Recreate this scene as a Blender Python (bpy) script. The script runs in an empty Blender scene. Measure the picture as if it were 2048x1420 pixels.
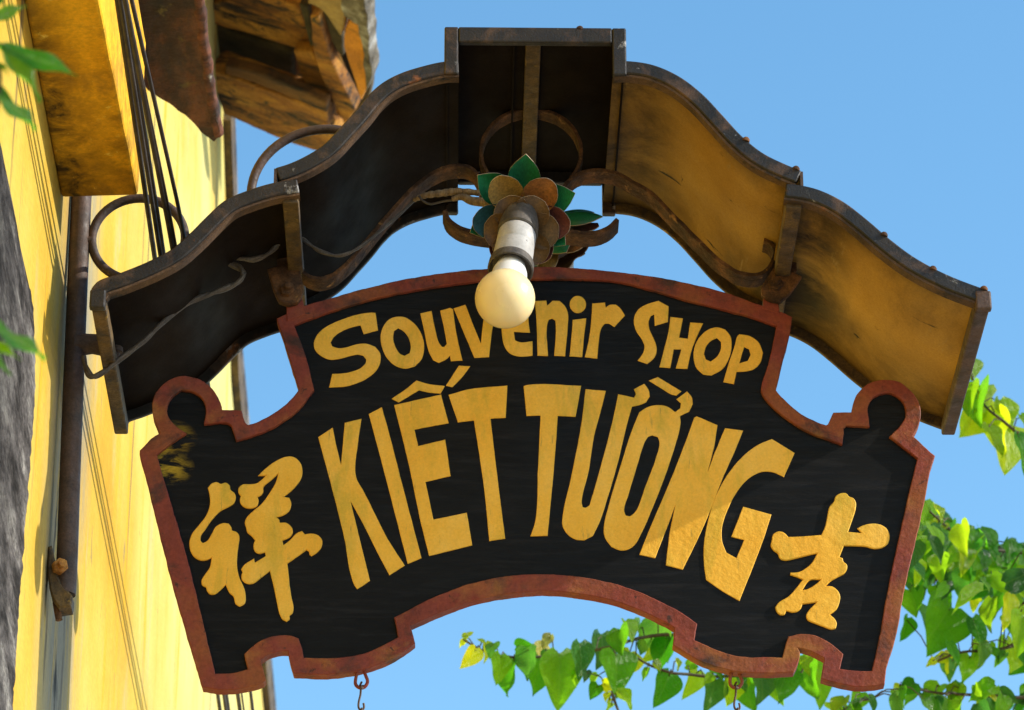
import bpy, bmesh, math, random
from mathutils import Vector, Matrix
from mathutils.geometry import tessellate_polygon
from mathutils import noise as mnoise

random.seed(7)
sc = bpy.context.scene
COL = sc.collection
PI = math.pi

# ------------------------------------------------------------------ camera
F = 7500.0                      # focal length in photo pixels (2048 wide)
PIT, YAW = math.radians(26.9), math.radians(0.84)
CV = Vector((math.sin(YAW) * math.cos(PIT), math.cos(YAW) * math.cos(PIT), math.sin(PIT)))
CR = Vector((math.cos(YAW), -math.sin(YAW), 0))
CU = CR.cross(CV)
CC = Vector((-0.08564871, -3.71783595, 1.61339985))
cam_d = bpy.data.cameras.new('camera')
cam = bpy.data.objects.new('camera', cam_d)
COL.objects.link(cam)
cam.matrix_world = Matrix((
    (CR.x, CU.x, -CV.x, CC.x), (CR.y, CU.y, -CV.y, CC.y), (CR.z, CU.z, -CV.z, CC.z), (0, 0, 0, 1)))
cam_d.sensor_width = 36
cam_d.lens = 36 * F / 2048
cam_d.clip_start = 0.05
cam_d.clip_end = 5000
cam_d.dof.use_dof = True
cam_d.dof.focus_distance = 4.12
cam_d.dof.aperture_fstop = 17
sc.camera = cam

# ------------------------------------------------------------------ sky, sun, exposure
SUN = Vector((1, -0.175, 0.55)).normalized()          # towards the sun
el = math.asin(SUN.z)
az = math.atan2(SUN.x, SUN.y)
world = bpy.data.worlds.new('World')
sc.world = world
world.use_nodes = True
wn, wl = world.node_tree.nodes, world.node_tree.links
wn.clear()
sky = wn.new('ShaderNodeTexSky')
sky.sky_type = 'NISHITA'
sky.sun_disc = False
sky.sun_elevation = el
sky.sun_rotation = az
sky.altitude = 0
sky.air_density = 1.0
sky.dust_density = 0.3
sky.ozone_density = 0.2
bg = wn.new('ShaderNodeBackground')
bg.inputs['Strength'].default_value = 0.15
wo = wn.new('ShaderNodeOutputWorld')
hs_ = wn.new('ShaderNodeHueSaturation')       # a clear tropical sky, a little deeper than the model's
hs_.inputs['Saturation'].default_value = 1.28
hs_.inputs['Hue'].default_value = 0.491
hs_.inputs['Value'].default_value = 1.05
wl.new(sky.outputs[0], hs_.inputs['Color'])
wl.new(hs_.outputs[0], bg.inputs[0])
wl.new(bg.outputs[0], wo.inputs[0])
sun_d = bpy.data.lights.new('sun', 'SUN')
sun_d.energy = 3.0
sun_d.angle = math.radians(0.5)
sun_d.color = (1.0, 0.93, 0.82)
sun = bpy.data.objects.new('sun', sun_d)
COL.objects.link(sun)
sun.location = (6, -2, 8)
sun.rotation_euler = SUN.to_track_quat('Z', 'Y').to_euler()
sc.view_settings.view_transform = 'Standard'
sc.view_settings.look = 'None'
sc.view_settings.gamma = 1
sc.view_settings.use_curve_mapping = False
sc.view_settings.exposure = 0.88
sc.cycles.max_bounces = 10
sc.cycles.diffuse_bounces = 6


# ------------------------------------------------------------------ helpers: points
def ray(px, py):
    return CR * (px - 1024) + CU * (710 - py) + CV * F


def PY(px, py, y):
    """point of the vertical plane at depth y that the photo shows at px, py"""
    q = ray(px, py)
    return CC + q * ((y - CC.y) / q.y)


def PZ(px, py, z):
    q = ray(px, py)
    return CC + q * ((z - CC.z) / q.z)


def PN(px, py, p0, n):
    q = ray(px, py)
    return CC + q * ((p0 - CC).dot(n) / q.dot(n))


def PX(px, py, x):
    q = ray(px, py)
    return CC + q * ((x - CC.x) / q.x)


def crop(ox, oy, s, pts):
    return [(ox + a / s, oy + b / s) for a, b in pts]


# ------------------------------------------------------------------ helpers: 2D outlines
def smooth(pts, closed=True, step=3.5, corner=36, rough=0.0):
    P = [Vector(p) for p in pts]
    n = len(P)
    isc = [False] * n
    for i in range(n):
        if not closed and i in (0, n - 1):
            isc[i] = True
            continue
        a, b = P[i] - P[i - 1], P[(i + 1) % n] - P[i]
        if a.length < 1e-9 or b.length < 1e-9 or math.degrees(a.angle(b)) > corner:
            isc[i] = True
    out = []
    for i in range(n if closed else n - 1):
        j = (i + 1) % n
        p1, p2 = P[i], P[j]
        p0 = 2 * p1 - p2 if isc[i] else P[i - 1]
        p3 = 2 * p2 - p1 if isc[j] else P[(j + 1) % n]
        L = (p2 - p1).length
        d1, d2 = max((p1 - p0).length, 1e-6), max((p3 - p2).length, 1e-6)
        m1 = ((p1 - p0) / d1 + (p2 - p1) / L) * 0.5 * L if not isc[i] else (p2 - p1)
        m2 = ((p3 - p2) / d2 + (p2 - p1) / L) * 0.5 * L if not isc[j] else (p2 - p1)
        k = max(1, int(L / step))
        for t in range(k):
            u = t / k
            h = ((2 * u**3 - 3 * u**2 + 1) * p1 + (u**3 - 2 * u**2 + u) * m1
                 + (-2 * u**3 + 3 * u**2) * p2 + (u**3 - u**2) * m2)
            out.append(h)
    if not closed:
        out.append(P[-1])
    if rough:
        q = []
        for v in out:
            w = mnoise.noise_vector(Vector((v.x * 0.05, v.y * 0.05, 3.1))) * rough
            w2 = mnoise.noise_vector(Vector((v.x * 0.21, v.y * 0.21, 7.7))) * rough * 0.5
            q.append(Vector((v.x + w.x + w2.x, v.y + w.y + w2.y)))
        out = q
    return out


def area(l):
    return 0.5 * sum(l[i - 1].x * l[i].y - l[i].x * l[i - 1].y for i in range(len(l)))


def offset_loop(l, d, closed=True):
    """move every point to the left of its travel direction by -d (outwards on a CCW loop)"""
    n = len(l)
    out = []
    for i in range(n):
        a = l[i] - l[i - 1] if (closed or i) else l[1] - l[0]
        b = l[(i + 1) % n] - l[i] if (closed or i < n - 1) else a
        a = a.normalized() if a.length > 1e-12 else Vector((1, 0))
        b = b.normalized() if b.length > 1e-12 else a
        na, nb = Vector((a.y, -a.x)), Vector((b.y, -b.x))
        m = na + nb
        m = m.normalized() if m.length > 1e-6 else na
        c = max(m.dot(na), 0.45)
        out.append(l[i] + m * (d / c))
    return out


# ------------------------------------------------------------------ helpers: objects
def root(name, label, cat, loc, group=None):
    o = bpy.data.objects.new(name, None)
    o.empty_display_size = 0.05
    COL.objects.link(o)
    o.location = loc
    o['label'] = label
    o['category'] = cat
    if group:
        o['group'] = group
    return o


def origin(o):
    v = Vector((0, 0, 0))
    while o is not None:
        v += o.location
        o = o.parent
    return v


def link(name, bm, m, parent=None, smooth_angle=None, bevel=0.0):
    """one mesh object from a bmesh in world coordinates; its origin is its parent's"""
    bmesh.ops.recalc_face_normals(bm, faces=bm.faces)
    off = origin(parent) if parent else Vector((0, 0, 0))
    for v in bm.verts:
        v.co -= off
    me = bpy.data.meshes.new(name)
    bm.to_mesh(me)
    bm.free()
    o = bpy.data.objects.new(name, me)
    COL.objects.link(o)
    if parent:
        o.parent = parent
    for mm in (m if isinstance(m, (list, tuple)) else [m]):
        me.materials.append(mm)
    if smooth_angle:
        me.polygons.foreach_set('use_smooth', [True] * len(me.polygons))
        me.set_sharp_from_angle(angle=math.radians(smooth_angle))
    if bevel:
        b = o.modifiers.new('bevel', 'BEVEL')
        b.width = bevel
        b.segments = 2
        b.limit_method = 'ANGLE'
        b.angle_limit = math.radians(40)
        b.harden_normals = False
    return o


def plate(bm, loops, y0, y1, ch=0.0006):
    """solid plate: loops of (x, z) Vectors, first the outline and then the holes; front at y0"""
    lp = []
    for k, l in enumerate(loops):
        a = area(l)
        if (k == 0 and a < 0) or (k > 0 and a > 0):
            l = l[::-1]
        lp.append(l)
    ins = [offset_loop(l, -ch) for l in lp]
    tri = tessellate_polygon([[Vector((p.x, p.y, 0)) for p in l] for l in ins])
    fr, md, bk = [], [], []
    for l, i in zip(lp, ins):
        fr.append([bm.verts.new((p.x, y0, p.y)) for p in i])
        md.append([bm.verts.new((p.x, y0 + ch, p.y)) for p in l])
        bk.append([bm.verts.new((p.x, y1, p.y)) for p in l])
    ff = [v for l in fr for v in l]
    bb = [v for l in bk for v in l]
    for t in tri:
        for src in (ff, bb):
            try:
                bm.faces.new([src[t[0]], src[t[1]], src[t[2]]])
            except ValueError:
                pass
    for A, B in ((fr, md), (md, bk)):
        for a, b in zip(A, B):
            n = len(a)
            for i in range(n):
                bm.faces.new((a[i], a[(i + 1) % n], b[(i + 1) % n], b[i]))


def px_plate(px_loops, y0, y1, step=3.5, corner=36, rough=0.0, ch=0.0006, bm=None):
    bm = bm or bmesh.new()
    L = []
    for l in px_loops:
        s = smooth(l, True, step, corner, rough)
        L.append([Vector((q.x, q.z)) for q in (PY(p.x, p.y, y0) for p in s)])
    plate(bm, L, y0, y1, ch)
    return bm


def strip(bm, prof, o0, o1, y0, y1):
    """solid band along an (x, z) profile between two normal offsets, from depth y0 to y1"""
    if prof[0].x > prof[-1].x:
        prof = prof[::-1]
    a = offset_loop(prof, -o0, False)
    b = offset_loop(prof, -o1, False)
    R = []
    for p, q in zip(a, b):
        R.append([bm.verts.new((p.x, y0, p.y)), bm.verts.new((q.x, y0, q.y)),
                  bm.verts.new((q.x, y1, q.y)), bm.verts.new((p.x, y1, p.y))])
    for i in range(len(R) - 1):
        for k in range(4):
            bm.faces.new((R[i][k], R[i][(k + 1) % 4], R[i + 1][(k + 1) % 4], R[i + 1][k]))
    bm.faces.new(R[0])
    bm.faces.new(R[-1][::-1])


def box(bm, x0, x1, y0, y1, z0, z1):
    v = [bm.verts.new((x, y, z)) for x in (x0, x1) for y in (y0, y1) for z in (z0, z1)]
    for f in ((0, 1, 3, 2), (4, 6, 7, 5), (0, 4, 5, 1), (2, 3, 7, 6), (0, 2, 6, 4), (1, 5, 7, 3)):
        bm.faces.new([v[i] for i in f])


def prism(bm, base, ext):
    """solid between a planar loop of points and the same loop moved by ext"""
    a = [bm.verts.new(p) for p in base]
    b = [bm.verts.new(p + ext) for p in base]
    n = len(a)
    bm.faces.new(a)
    bm.faces.new(b[::-1])
    for i in range(n):
        bm.faces.new((a[i], a[(i + 1) % n], b[(i + 1) % n], b[i]))


def tube(bm, pts, r, n=8, closed=False, cap=True):
    m = len(pts)
    up = Vector((0.31, 0.83, 0.21)).normalized()
    rings = []
    prev = None
    for i in range(m):
        if closed:
            t = pts[(i + 1) % m] - pts[i - 1]
        else:
            t = pts[min(i + 1, m - 1)] - pts[max(i - 1, 0)]
        t.normalize()
        if prev is None:
            a = t.cross(up).normalized()
        else:
            a = (prev - t * prev.dot(t)).normalized()
        prev = a
        b = t.cross(a)
        rr = r(i / max(1, m - 1)) if callable(r) else r
        rings.append([bm.verts.new(pts[i] + (a * math.cos(2 * PI * k / n) + b * math.sin(2 * PI * k / n)) * rr)
                      for k in range(n)])
    for i in range(m if closed else m - 1):
        A, B = rings[i], rings[(i + 1) % m]
        for k in range(n):
            bm.faces.new((A[k], A[(k + 1) % n], B[(k + 1) % n], B[k]))
    if cap and not closed:
        bm.faces.new(rings[0][::-1])
        bm.faces.new(rings[-1])


def lathe(bm, base, axis, prof, n=32, cap0=True, cap1=True):
    """solid of revolution: prof is a list of (distance along the axis, radius)"""
    axis = axis.normalized()
    a = axis.orthogonal().normalized()
    b = axis.cross(a)
    R = []
    for d, r in prof:
        if r < 1e-6:
            R.append([bm.verts.new(base + axis * d)])
        else:
            R.append([bm.verts.new(base + axis * d + (a * math.cos(2 * PI * k / n) + b * math.sin(2 * PI * k / n)) * r)
                      for k in range(n)])
    for A, B in zip(R, R[1:]):
        for k in range(n):
            j = (k + 1) % n
            if len(A) == 1 and len(B) == 1:
                continue
            if len(A) == 1:
                bm.faces.new((A[0], B[j], B[k]))
            elif len(B) == 1:
                bm.faces.new((A[k], A[j], B[0]))
            else:
                bm.faces.new((A[k], A[j], B[j], B[k]))
    if cap0 and len(R[0]) > 1:
        bm.faces.new(R[0][::-1])
    if cap1 and len(R[-1]) > 1:
        bm.faces.new(R[-1])


def spline3(pts, k=8):
    out = []
    n = len(pts)
    for i in range(n - 1):
        p0, p1, p2, p3 = pts[max(i - 1, 0)], pts[i], pts[i + 1], pts[min(i + 2, n - 1)]
        for t in range(k):
            u = t / k
            out.append(0.5 * ((2 * p1) + (p2 - p0) * u + (2 * p0 - 5 * p1 + 4 * p2 - p3) * u * u
                              + (3 * p1 - p0 - 3 * p2 + p3) * u**3))
    out.append(pts[-1])
    return out


# ------------------------------------------------------------------ helpers: materials
def mat(name, ramp, scale=8, stretch=(1, 1, 1), detail=8, rough=(0.5, 0.8), bump=0.3, bscale=80, bdist=0.002,
        spots=(), metallic=0.0, spec=0.5, coat=0.0, sss=0.0, trans=0.0, rand=0.0, distort=0.0, bstretch=(1, 1, 1), grain=0.35, gscale=420):
    m = bpy.data.materials.new(name)
    m.use_nodes = True
    N, L = m.node_tree.nodes, m.node_tree.links
    N.clear()
    out = N.new('ShaderNodeOutputMaterial')
    bs = N.new('ShaderNodeBsdfPrincipled')
    tc = N.new('ShaderNodeTexCoord')

    def mapped(st):
        mp = N.new('ShaderNodeMapping')
        mp.inputs['Scale'].default_value = st
        L.new(tc.outputs['Object'], mp.inputs['Vector'])
        return mp.outputs[0]

    def noise(sc_, st=(1, 1, 1), de=8, ro=0.6, di=0.0):
        t = N.new('ShaderNodeTexNoise')
        t.inputs['Scale'].default_value = sc_
        t.inputs['Detail'].default_value = de
        t.inputs['Roughness'].default_value = ro
        t.inputs['Distortion'].default_value = di
        L.new(mapped(st), t.inputs['Vector'])
        return t.outputs['Fac']

    n1 = noise(scale, stretch, detail, 0.62, distort)
    cr = N.new('ShaderNodeValToRGB')
    e = cr.color_ramp.elements
    while len(e) > 1:
        e.remove(e[-1])
    e[0].position, e[0].color = ramp[0][0], (*ramp[0][1], 1)
    for p, c in ramp[1:]:
        k = e.new(p)
        k.color = (*c, 1)
    L.new(n1, cr.inputs[0])
    colr = cr.outputs[0]
    for sp in spots:
        c, s, lo, hi, st = sp[:5]
        f = noise(s, st, 8, 0.65, 0.4)
        mr = N.new('ShaderNodeMapRange')
        mr.inputs['From Min'].default_value = lo
        mr.inputs['From Max'].default_value = hi
        L.new(f, mr.inputs['Value'])
        fac = mr.outputs[0]
        if len(sp) > 5:                       # colour patch kept near one place: centre, radii (metres, object space)
            cen, rad = sp[5], sp[6]
            mp = N.new('ShaderNodeMapping')
            mp.inputs['Location'].default_value = [-cen[i] / rad[i] for i in range(3)]
            mp.inputs['Scale'].default_value = [1 / rad[i] for i in range(3)]
            L.new(tc.outputs['Object'], mp.inputs['Vector'])
            ln = N.new('ShaderNodeVectorMath')
            ln.operation = 'LENGTH'
            L.new(mp.outputs[0], ln.inputs[0])
            fo = N.new('ShaderNodeMapRange')
            fo.inputs['From Min'].default_value = 1.0
            fo.inputs['From Max'].default_value = 0.35
            L.new(ln.outputs['Value'], fo.inputs['Value'])
            mu = N.new('ShaderNodeMath')
            mu.operation = 'MULTIPLY'
            L.new(fac, mu.inputs[0])
            L.new(fo.outputs[0], mu.inputs[1])
            fac = mu.outputs[0]
        mx = N.new('ShaderNodeMix')
        mx.data_type = 'RGBA'
        L.new(fac, mx.inputs['Factor'])
        L.new(colr, mx.inputs['A'])
        mx.inputs['B'].default_value = (*c, 1)
        colr = mx.outputs['Result']
    if grain:
        gr = N.new('ShaderNodeMapRange')
        gr.inputs['From Min'].default_value = 0.3
        gr.inputs['From Max'].default_value = 0.7
        gr.inputs['To Min'].default_value = 1 - grain
        gr.inputs['To Max'].default_value = 1 + grain
        L.new(noise(gscale, bstretch, 3, 0.7), gr.inputs['Value'])
        gm = N.new('ShaderNodeHueSaturation')
        L.new(gr.outputs[0], gm.inputs['Value'])
        L.new(colr, gm.inputs['Color'])
        colr = gm.outputs[0]
    if rand:
        oi = N.new('ShaderNodeObjectInfo')
        mr = N.new('ShaderNodeMapRange')
        mr.inputs['To Min'].default_value = 1 - rand
        mr.inputs['To Max'].default_value = 1 + rand
        L.new(oi.outputs['Random'], mr.inputs['Value'])
        hs = N.new('ShaderNodeHueSaturation')
        L.new(mr.outputs[0], hs.inputs['Value'])
        mh = N.new('ShaderNodeMapRange')
        mh.inputs['To Min'].default_value = 0.5 + 0.08 * rand
        mh.inputs['To Max'].default_value = 0.5 - 0.08 * rand
        L.new(oi.outputs['Random'], mh.inputs['Value'])
        L.new(mh.outputs[0], hs.inputs['Hue'])
        L.new(colr, hs.inputs['Color'])
        colr = hs.outputs[0]
    L.new(colr, bs.inputs['Base Color'])
    rr = N.new('ShaderNodeMapRange')
    rr.inputs['From Min'].default_value = 0.3
    rr.inputs['From Max'].default_value = 0.7
    rr.inputs['To Min'].default_value = rough[0]
    rr.inputs['To Max'].default_value = rough[1]
    L.new(noise(scale * 3, stretch, 4), rr.inputs['Value'])
    L.new(rr.outputs[0], bs.inputs['Roughness'])
    bs.inputs['Metallic'].default_value = metallic
    bs.inputs['Specular IOR Level'].default_value = spec
    if coat:
        bs.inputs['Coat Weight'].default_value = coat
        bs.inputs['Coat Roughness'].default_value = 0.15
    if sss:
        bs.inputs['Subsurface Weight'].default_value = sss
        bs.inputs['Subsurface Radius'].default_value = (0.03, 0.02, 0.01)
        bs.inputs['Subsurface Scale'].default_value = 0.5
    if bump:
        bp = N.new('ShaderNodeBump')
        bp.inputs['Strength'].default_value = bump
        bp.inputs['Distance'].default_value = bdist
        L.new(noise(bscale, bstretch, 6, 0.6), bp.inputs['Height'])
        L.new(bp.outputs[0], bs.inputs['Normal'])
    if trans:
        tr = N.new('ShaderNodeBsdfTranslucent')
        ms = N.new('ShaderNodeMixShader')
        g = N.new('ShaderNodeMix')
        g.data_type = 'RGBA'
        g.blend_type = 'MULTIPLY'
        g.inputs['Factor'].default_value = 1
        L.new(colr, g.inputs['A'])
        g.inputs['B'].default_value = (3.0, 2.6, 0.7, 1)
        L.new(g.outputs['Result'], tr.inputs['Color'])
        ms.inputs[0].default_value = trans
        L.new(bs.outputs[0], ms.inputs[1])
        L.new(tr.outputs[0], ms.inputs[2])
        L.new(ms.outputs[0], out.inputs[0])
    else:
        L.new(bs.outputs[0], out.inputs[0])
    return m


U1 = (1, 1, 1)
M_WALL = mat('yellow_limewash', [(0.32, (0.50, 0.27, 0.018)), (0.5, (0.545, 0.37, 0.055)), (0.7, (0.56, 0.46, 0.12))],
             scale=5, stretch=(1, 0.30, 0.35), grain=0.10, gscale=200, bstretch=(1, 0.3, 1), rough=(0.75, 0.95), bump=0.5, bscale=90, bdist=0.002, spec=0.1,
             spots=[((0.55, 0.51, 0.19), 4, 0.30, 0.55, (1, 0.5, 0.4), (0.1, 2.6, 4.6), (1, 2.2, 2.5)), ((0.60, 0.33, 0.02), 12, 0.56, 0.66, (1, 0.8, 0.12)), ((0.42, 0.36, 0.20), 10, 0.58, 0.74, (1, 0.7, 0.2)), ((0.10, 0.08, 0.05), 9, 0.60, 0.68, (1, 1.6, 0.06)), ((0.30, 0.22, 0.08), 40, 0.62, 0.70, (1, 0.5, 0.25)), ((0.16, 0.12, 0.05), 26, 0.68, 0.80, (1, 1.4, 0.5)),
                    ((0.26, 0.24, 0.18), 11, 0.34, 0.50, (1, 1.2, 0.25), (0.1, 0.14, 3.45), (0.4, 0.26, 0.95)), ((0.04, 0.035, 0.03), 22, 0.52, 0.62, (1, 1.2, 0.3), (0.1, 0.10, 3.25), (0.4, 0.14, 0.35))])  # grey by the pole: rain stains plus the sign's shade put into colour
M_CORN = mat('orange_yellow_plaster', [(0.3, (0.80, 0.37, 0.008)), (0.6, (0.88, 0.47, 0.016))], scale=4, rough=(0.75, 0.95), grain=0.16, gscale=200,
             bump=0.5, bscale=60, bdist=0.003, spec=0.2,
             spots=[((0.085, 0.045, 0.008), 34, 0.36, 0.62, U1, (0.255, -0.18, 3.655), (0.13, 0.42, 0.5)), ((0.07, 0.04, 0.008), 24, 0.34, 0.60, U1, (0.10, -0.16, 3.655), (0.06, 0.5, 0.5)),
                    ((0.30, 0.16, 0.02), 17, 0.54, 0.72, (1, 0.6, 1)),
                    ((0.85, 0.62, 0.10), 60, 0.62, 0.72, U1)])
M_MOULD = mat('mouldy_grey_plaster', [(0.38, (0.025, 0.022, 0.020)), (0.52, (0.10, 0.09, 0.085)), (0.68, (0.26, 0.245, 0.22))],
              scale=34, stretch=(1, 0.25, 0.8), rough=(0.9, 1.0), bump=1.0, bscale=170, bstretch=(1, 0.3, 1), bdist=0.004, spec=0.1, grain=0.6, gscale=260,
              spots=[((0.006, 0.006, 0.006), 14, 0.20, 0.42, (1, 1, 0.6), (0.1, -0.95, 3.6), (1, 0.62, 4))])
M_BLACK = mat('black_sign_paint', [(0.35, (0.0025, 0.0028, 0.0032)), (0.65, (0.0052, 0.0054, 0.0056))], scale=14, stretch=(0.5, 1, 2.5),
              rough=(0.42, 0.62), bump=0.6, bscale=70, bdist=0.0015, bstretch=(0.35, 1, 3), spec=0.15,
              spots=[((0.12, 0.12, 0.12), 150, 0.76, 0.80, U1), ((0.011, 0.011, 0.012), 30, 0.50, 0.70, (0.4, 1, 3.5)), ((0.030, 0.031, 0.033), 60, 0.70, 0.76, (1.5, 1, 0.7)),
                     ((0.42, 0.26, 0.02), 42, 0.46, 0.58, (0.6, 1, 1.6), (-0.410, 0, 0.293), (0.036, 1, 0.026)),
                     ((0.36, 0.24, 0.02), 48, 0.48, 0.58, (0.6, 1, 1.6), (-0.406, 0, 0.258), (0.030, 1, 0.024))])
M_GOLD = mat('gold_sign_paint', [(0.3, (0.79, 0.39, 0.026)), (0.5, (0.86, 0.465, 0.045)), (0.7, (0.87, 0.52, 0.085))], scale=9,
             rough=(0.42, 0.6), bump=0.6, bscale=130, bdist=0.0020, grain=0.08, spec=0.25,
             spots=[((0.52, 0.36, 0.03), 16, 0.52, 0.74, (1.6, 1, 0.5)), ((0.34, 0.24, 0.05), 60, 0.62, 0.74, (3, 1, 0.5)), ((0.10, 0.06, 0.01), 240, 0.74, 0.80, U1)])
M_FRAME = mat('red_oxide_rust', [(0.3, (0.115, 0.027, 0.018)), (0.48, (0.215, 0.042, 0.026)), (0.62, (0.24, 0.070, 0.024))], scale=8, grain=0.18, gscale=300,
              rough=(0.5, 0.85), bump=0.8, bscale=120, bdist=0.0018, spec=0.28,
              spots=[((0.060, 0.028, 0.022), 18, 0.54, 0.68, U1), ((0.32, 0.13, 0.03), 12, 0.56, 0.72, U1), ((0.045, 0.022, 0.016), 70, 0.62, 0.70, U1),
                     ((0.02, 0.012, 0.01), 120, 0.70, 0.76, U1)])
M_RIM = mat('charcoal_painted_iron', [(0.35, (0.0065, 0.0055, 0.005)), (0.6, (0.020, 0.016, 0.0135))], scale=22, rough=(0.35, 0.65),
            bump=0.55, bscale=420, bdist=0.0012, grain=0.2, spec=0.4,
            spots=[((0.10, 0.055, 0.03), 18, 0.52, 0.68, U1), ((0.34, 0.11, 0.02), 11, 0.62, 0.70, U1),
                   ((0.40, 0.39, 0.38), 26, 0.63, 0.70, (1, 1, 1)), ((0.25, 0.25, 0.25), 160, 0.68, 0.73, (1, 1, 1))])
M_SHEET_SHADED = mat('shaded_brown_sheet', [(0.32, (0.0045, 0.0024, 0.0012)), (0.5, (0.008, 0.0043, 0.002)), (0.66, (0.014, 0.0076, 0.0032))], scale=6,  # left and centre canopy sheet, its shade painted in as near-black brown
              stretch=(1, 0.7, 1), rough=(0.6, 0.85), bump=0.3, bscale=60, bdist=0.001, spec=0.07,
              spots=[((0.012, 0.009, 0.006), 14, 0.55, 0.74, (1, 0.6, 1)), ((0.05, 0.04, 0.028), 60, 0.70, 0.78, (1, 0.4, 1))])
M_SHEET_LIT = mat('bounce_lit_ochre_sheet', [(0.32, (0.30, 0.162, 0.030)), (0.5, (0.39, 0.220, 0.042)), (0.66, (0.44, 0.26, 0.058))], scale=6,  # right canopy sheet, with light bounced off the yellow wall painted in
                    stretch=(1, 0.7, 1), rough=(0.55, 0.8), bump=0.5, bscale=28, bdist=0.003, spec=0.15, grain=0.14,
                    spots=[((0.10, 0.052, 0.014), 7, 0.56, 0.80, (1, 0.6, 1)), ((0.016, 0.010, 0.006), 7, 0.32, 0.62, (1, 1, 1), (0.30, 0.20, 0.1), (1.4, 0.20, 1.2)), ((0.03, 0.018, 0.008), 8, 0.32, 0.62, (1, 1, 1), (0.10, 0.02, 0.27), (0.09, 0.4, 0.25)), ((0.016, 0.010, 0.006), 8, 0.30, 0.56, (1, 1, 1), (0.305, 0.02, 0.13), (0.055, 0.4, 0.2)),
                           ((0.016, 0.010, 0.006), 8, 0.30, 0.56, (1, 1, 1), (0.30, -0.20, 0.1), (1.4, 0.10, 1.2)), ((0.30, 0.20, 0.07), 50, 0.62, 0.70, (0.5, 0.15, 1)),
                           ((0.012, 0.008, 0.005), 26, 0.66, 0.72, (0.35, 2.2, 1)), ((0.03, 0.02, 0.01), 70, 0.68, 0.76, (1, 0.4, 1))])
M_RUST = mat('flaking_rust', [(0.33, (0.025, 0.013, 0.009)), (0.5, (0.065, 0.032, 0.016)), (0.66, (0.15, 0.068, 0.028))], scale=40,
             rough=(0.75, 0.95), bump=0.9, bscale=150, bdist=0.0025, spec=0.25,
             spots=[((0.30, 0.15, 0.05), 55, 0.60, 0.72, U1)])
M_RUSTLIP = mat('brown_rusty_lip', [(0.35, (0.035, 0.020, 0.012)), (0.5, (0.08, 0.042, 0.020)), (0.66, (0.13, 0.07, 0.028))], scale=18, rough=(0.7, 0.9), bump=0.7,
                bscale=220, bdist=0.0015, spots=[((0.30, 0.10, 0.02), 12, 0.62, 0.72, U1), ((0.01, 0.008, 0.007), 30, 0.56, 0.66, U1)])
M_PIPE = mat('rust_brown_pipe', [(0.35, (0.034, 0.021, 0.015)), (0.6, (0.085, 0.046, 0.030))], scale=30, rough=(0.5, 0.8), bump=0.8,
             bscale=190, bdist=0.001, spots=[((0.35, 0.22, 0.06), 22, 0.62, 0.72, U1), ((0.05, 0.03, 0.02), 40, 0.60, 0.70, U1)])
M_YSTAIN = mat('yellow_stained_iron', [(0.35, (0.035, 0.020, 0.008)), (0.6, (0.13, 0.075, 0.018))], scale=26, rough=(0.55, 0.85), bump=0.6,
               bscale=150, bdist=0.0015, spots=[((0.03, 0.02, 0.012), 50, 0.52, 0.64, U1), ((0.45, 0.28, 0.03), 30, 0.62, 0.72, U1)])
M_CABLE = mat('black_cable', [(0.4, (0.030, 0.022, 0.018)), (0.6, (0.06, 0.045, 0.035))], scale=20, rough=(0.45, 0.7), bump=0.1)
M_WIRE = mat('grey_brown_wire', [(0.4, (0.055, 0.043, 0.036)), (0.6, (0.095, 0.075, 0.06))], scale=60, rough=(0.5, 0.7), bump=0.2)
M_TAPE = mat('dusty_tape', [(0.4, (0.13, 0.085, 0.05)), (0.6, (0.24, 0.17, 0.10))], scale=120, rough=(0.7, 0.9), bump=0.8, bscale=300,
             bstretch=(2, 0.3, 0.3))
M_WOOD = mat('weathered_orange_timber', [(0.32, (0.055, 0.022, 0.005)), (0.48, (0.26, 0.10, 0.012)), (0.66, (0.52, 0.25, 0.035))], scale=6,
             stretch=(0.7, 2.6, 2), rough=(0.75, 0.95), bump=0.8, bscale=55, bdist=0.005, bstretch=(0.4, 2, 2), distort=0.5, gscale=160,
             spots=[((0.02, 0.013, 0.008), 9, 0.52, 0.62, (0.7, 1.8, 1)), ((0.05, 0.035, 0.015), 34, 0.56, 0.66, U1), ((0.008, 0.006, 0.004), 14, 0.60, 0.64, (0.35, 3.5, 3))])
M_WOODB = mat('brown_orange_timber', [(0.35, (0.05, 0.022, 0.006)), (0.6, (0.16, 0.07, 0.014))], scale=8, stretch=(0.6, 3, 2), rough=(0.8, 1), bump=0.6,
              bscale=60, bdist=0.004, spots=[((0.015, 0.01, 0.006), 12, 0.54, 0.64, (0.6, 2, 1))])
M_WOODD = mat('mouldy_dark_timber', [(0.35, (0.03, 0.024, 0.012)), (0.6, (0.11, 0.08, 0.035))], scale=9, rough=(0.85, 1), bump=0.5,
              bscale=50, bdist=0.004, spots=[((0.26, 0.17, 0.07), 14, 0.60, 0.72, U1)])
M_TILE = mat('orange_clay_tile', [(0.35, (0.36, 0.13, 0.012)), (0.6, (0.60, 0.24, 0.025))], scale=9, rough=(0.8, 0.95), bump=0.5, bscale=60,
             bdist=0.003, spots=[((0.06, 0.04, 0.015), 14, 0.55, 0.70, U1)])
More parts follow.
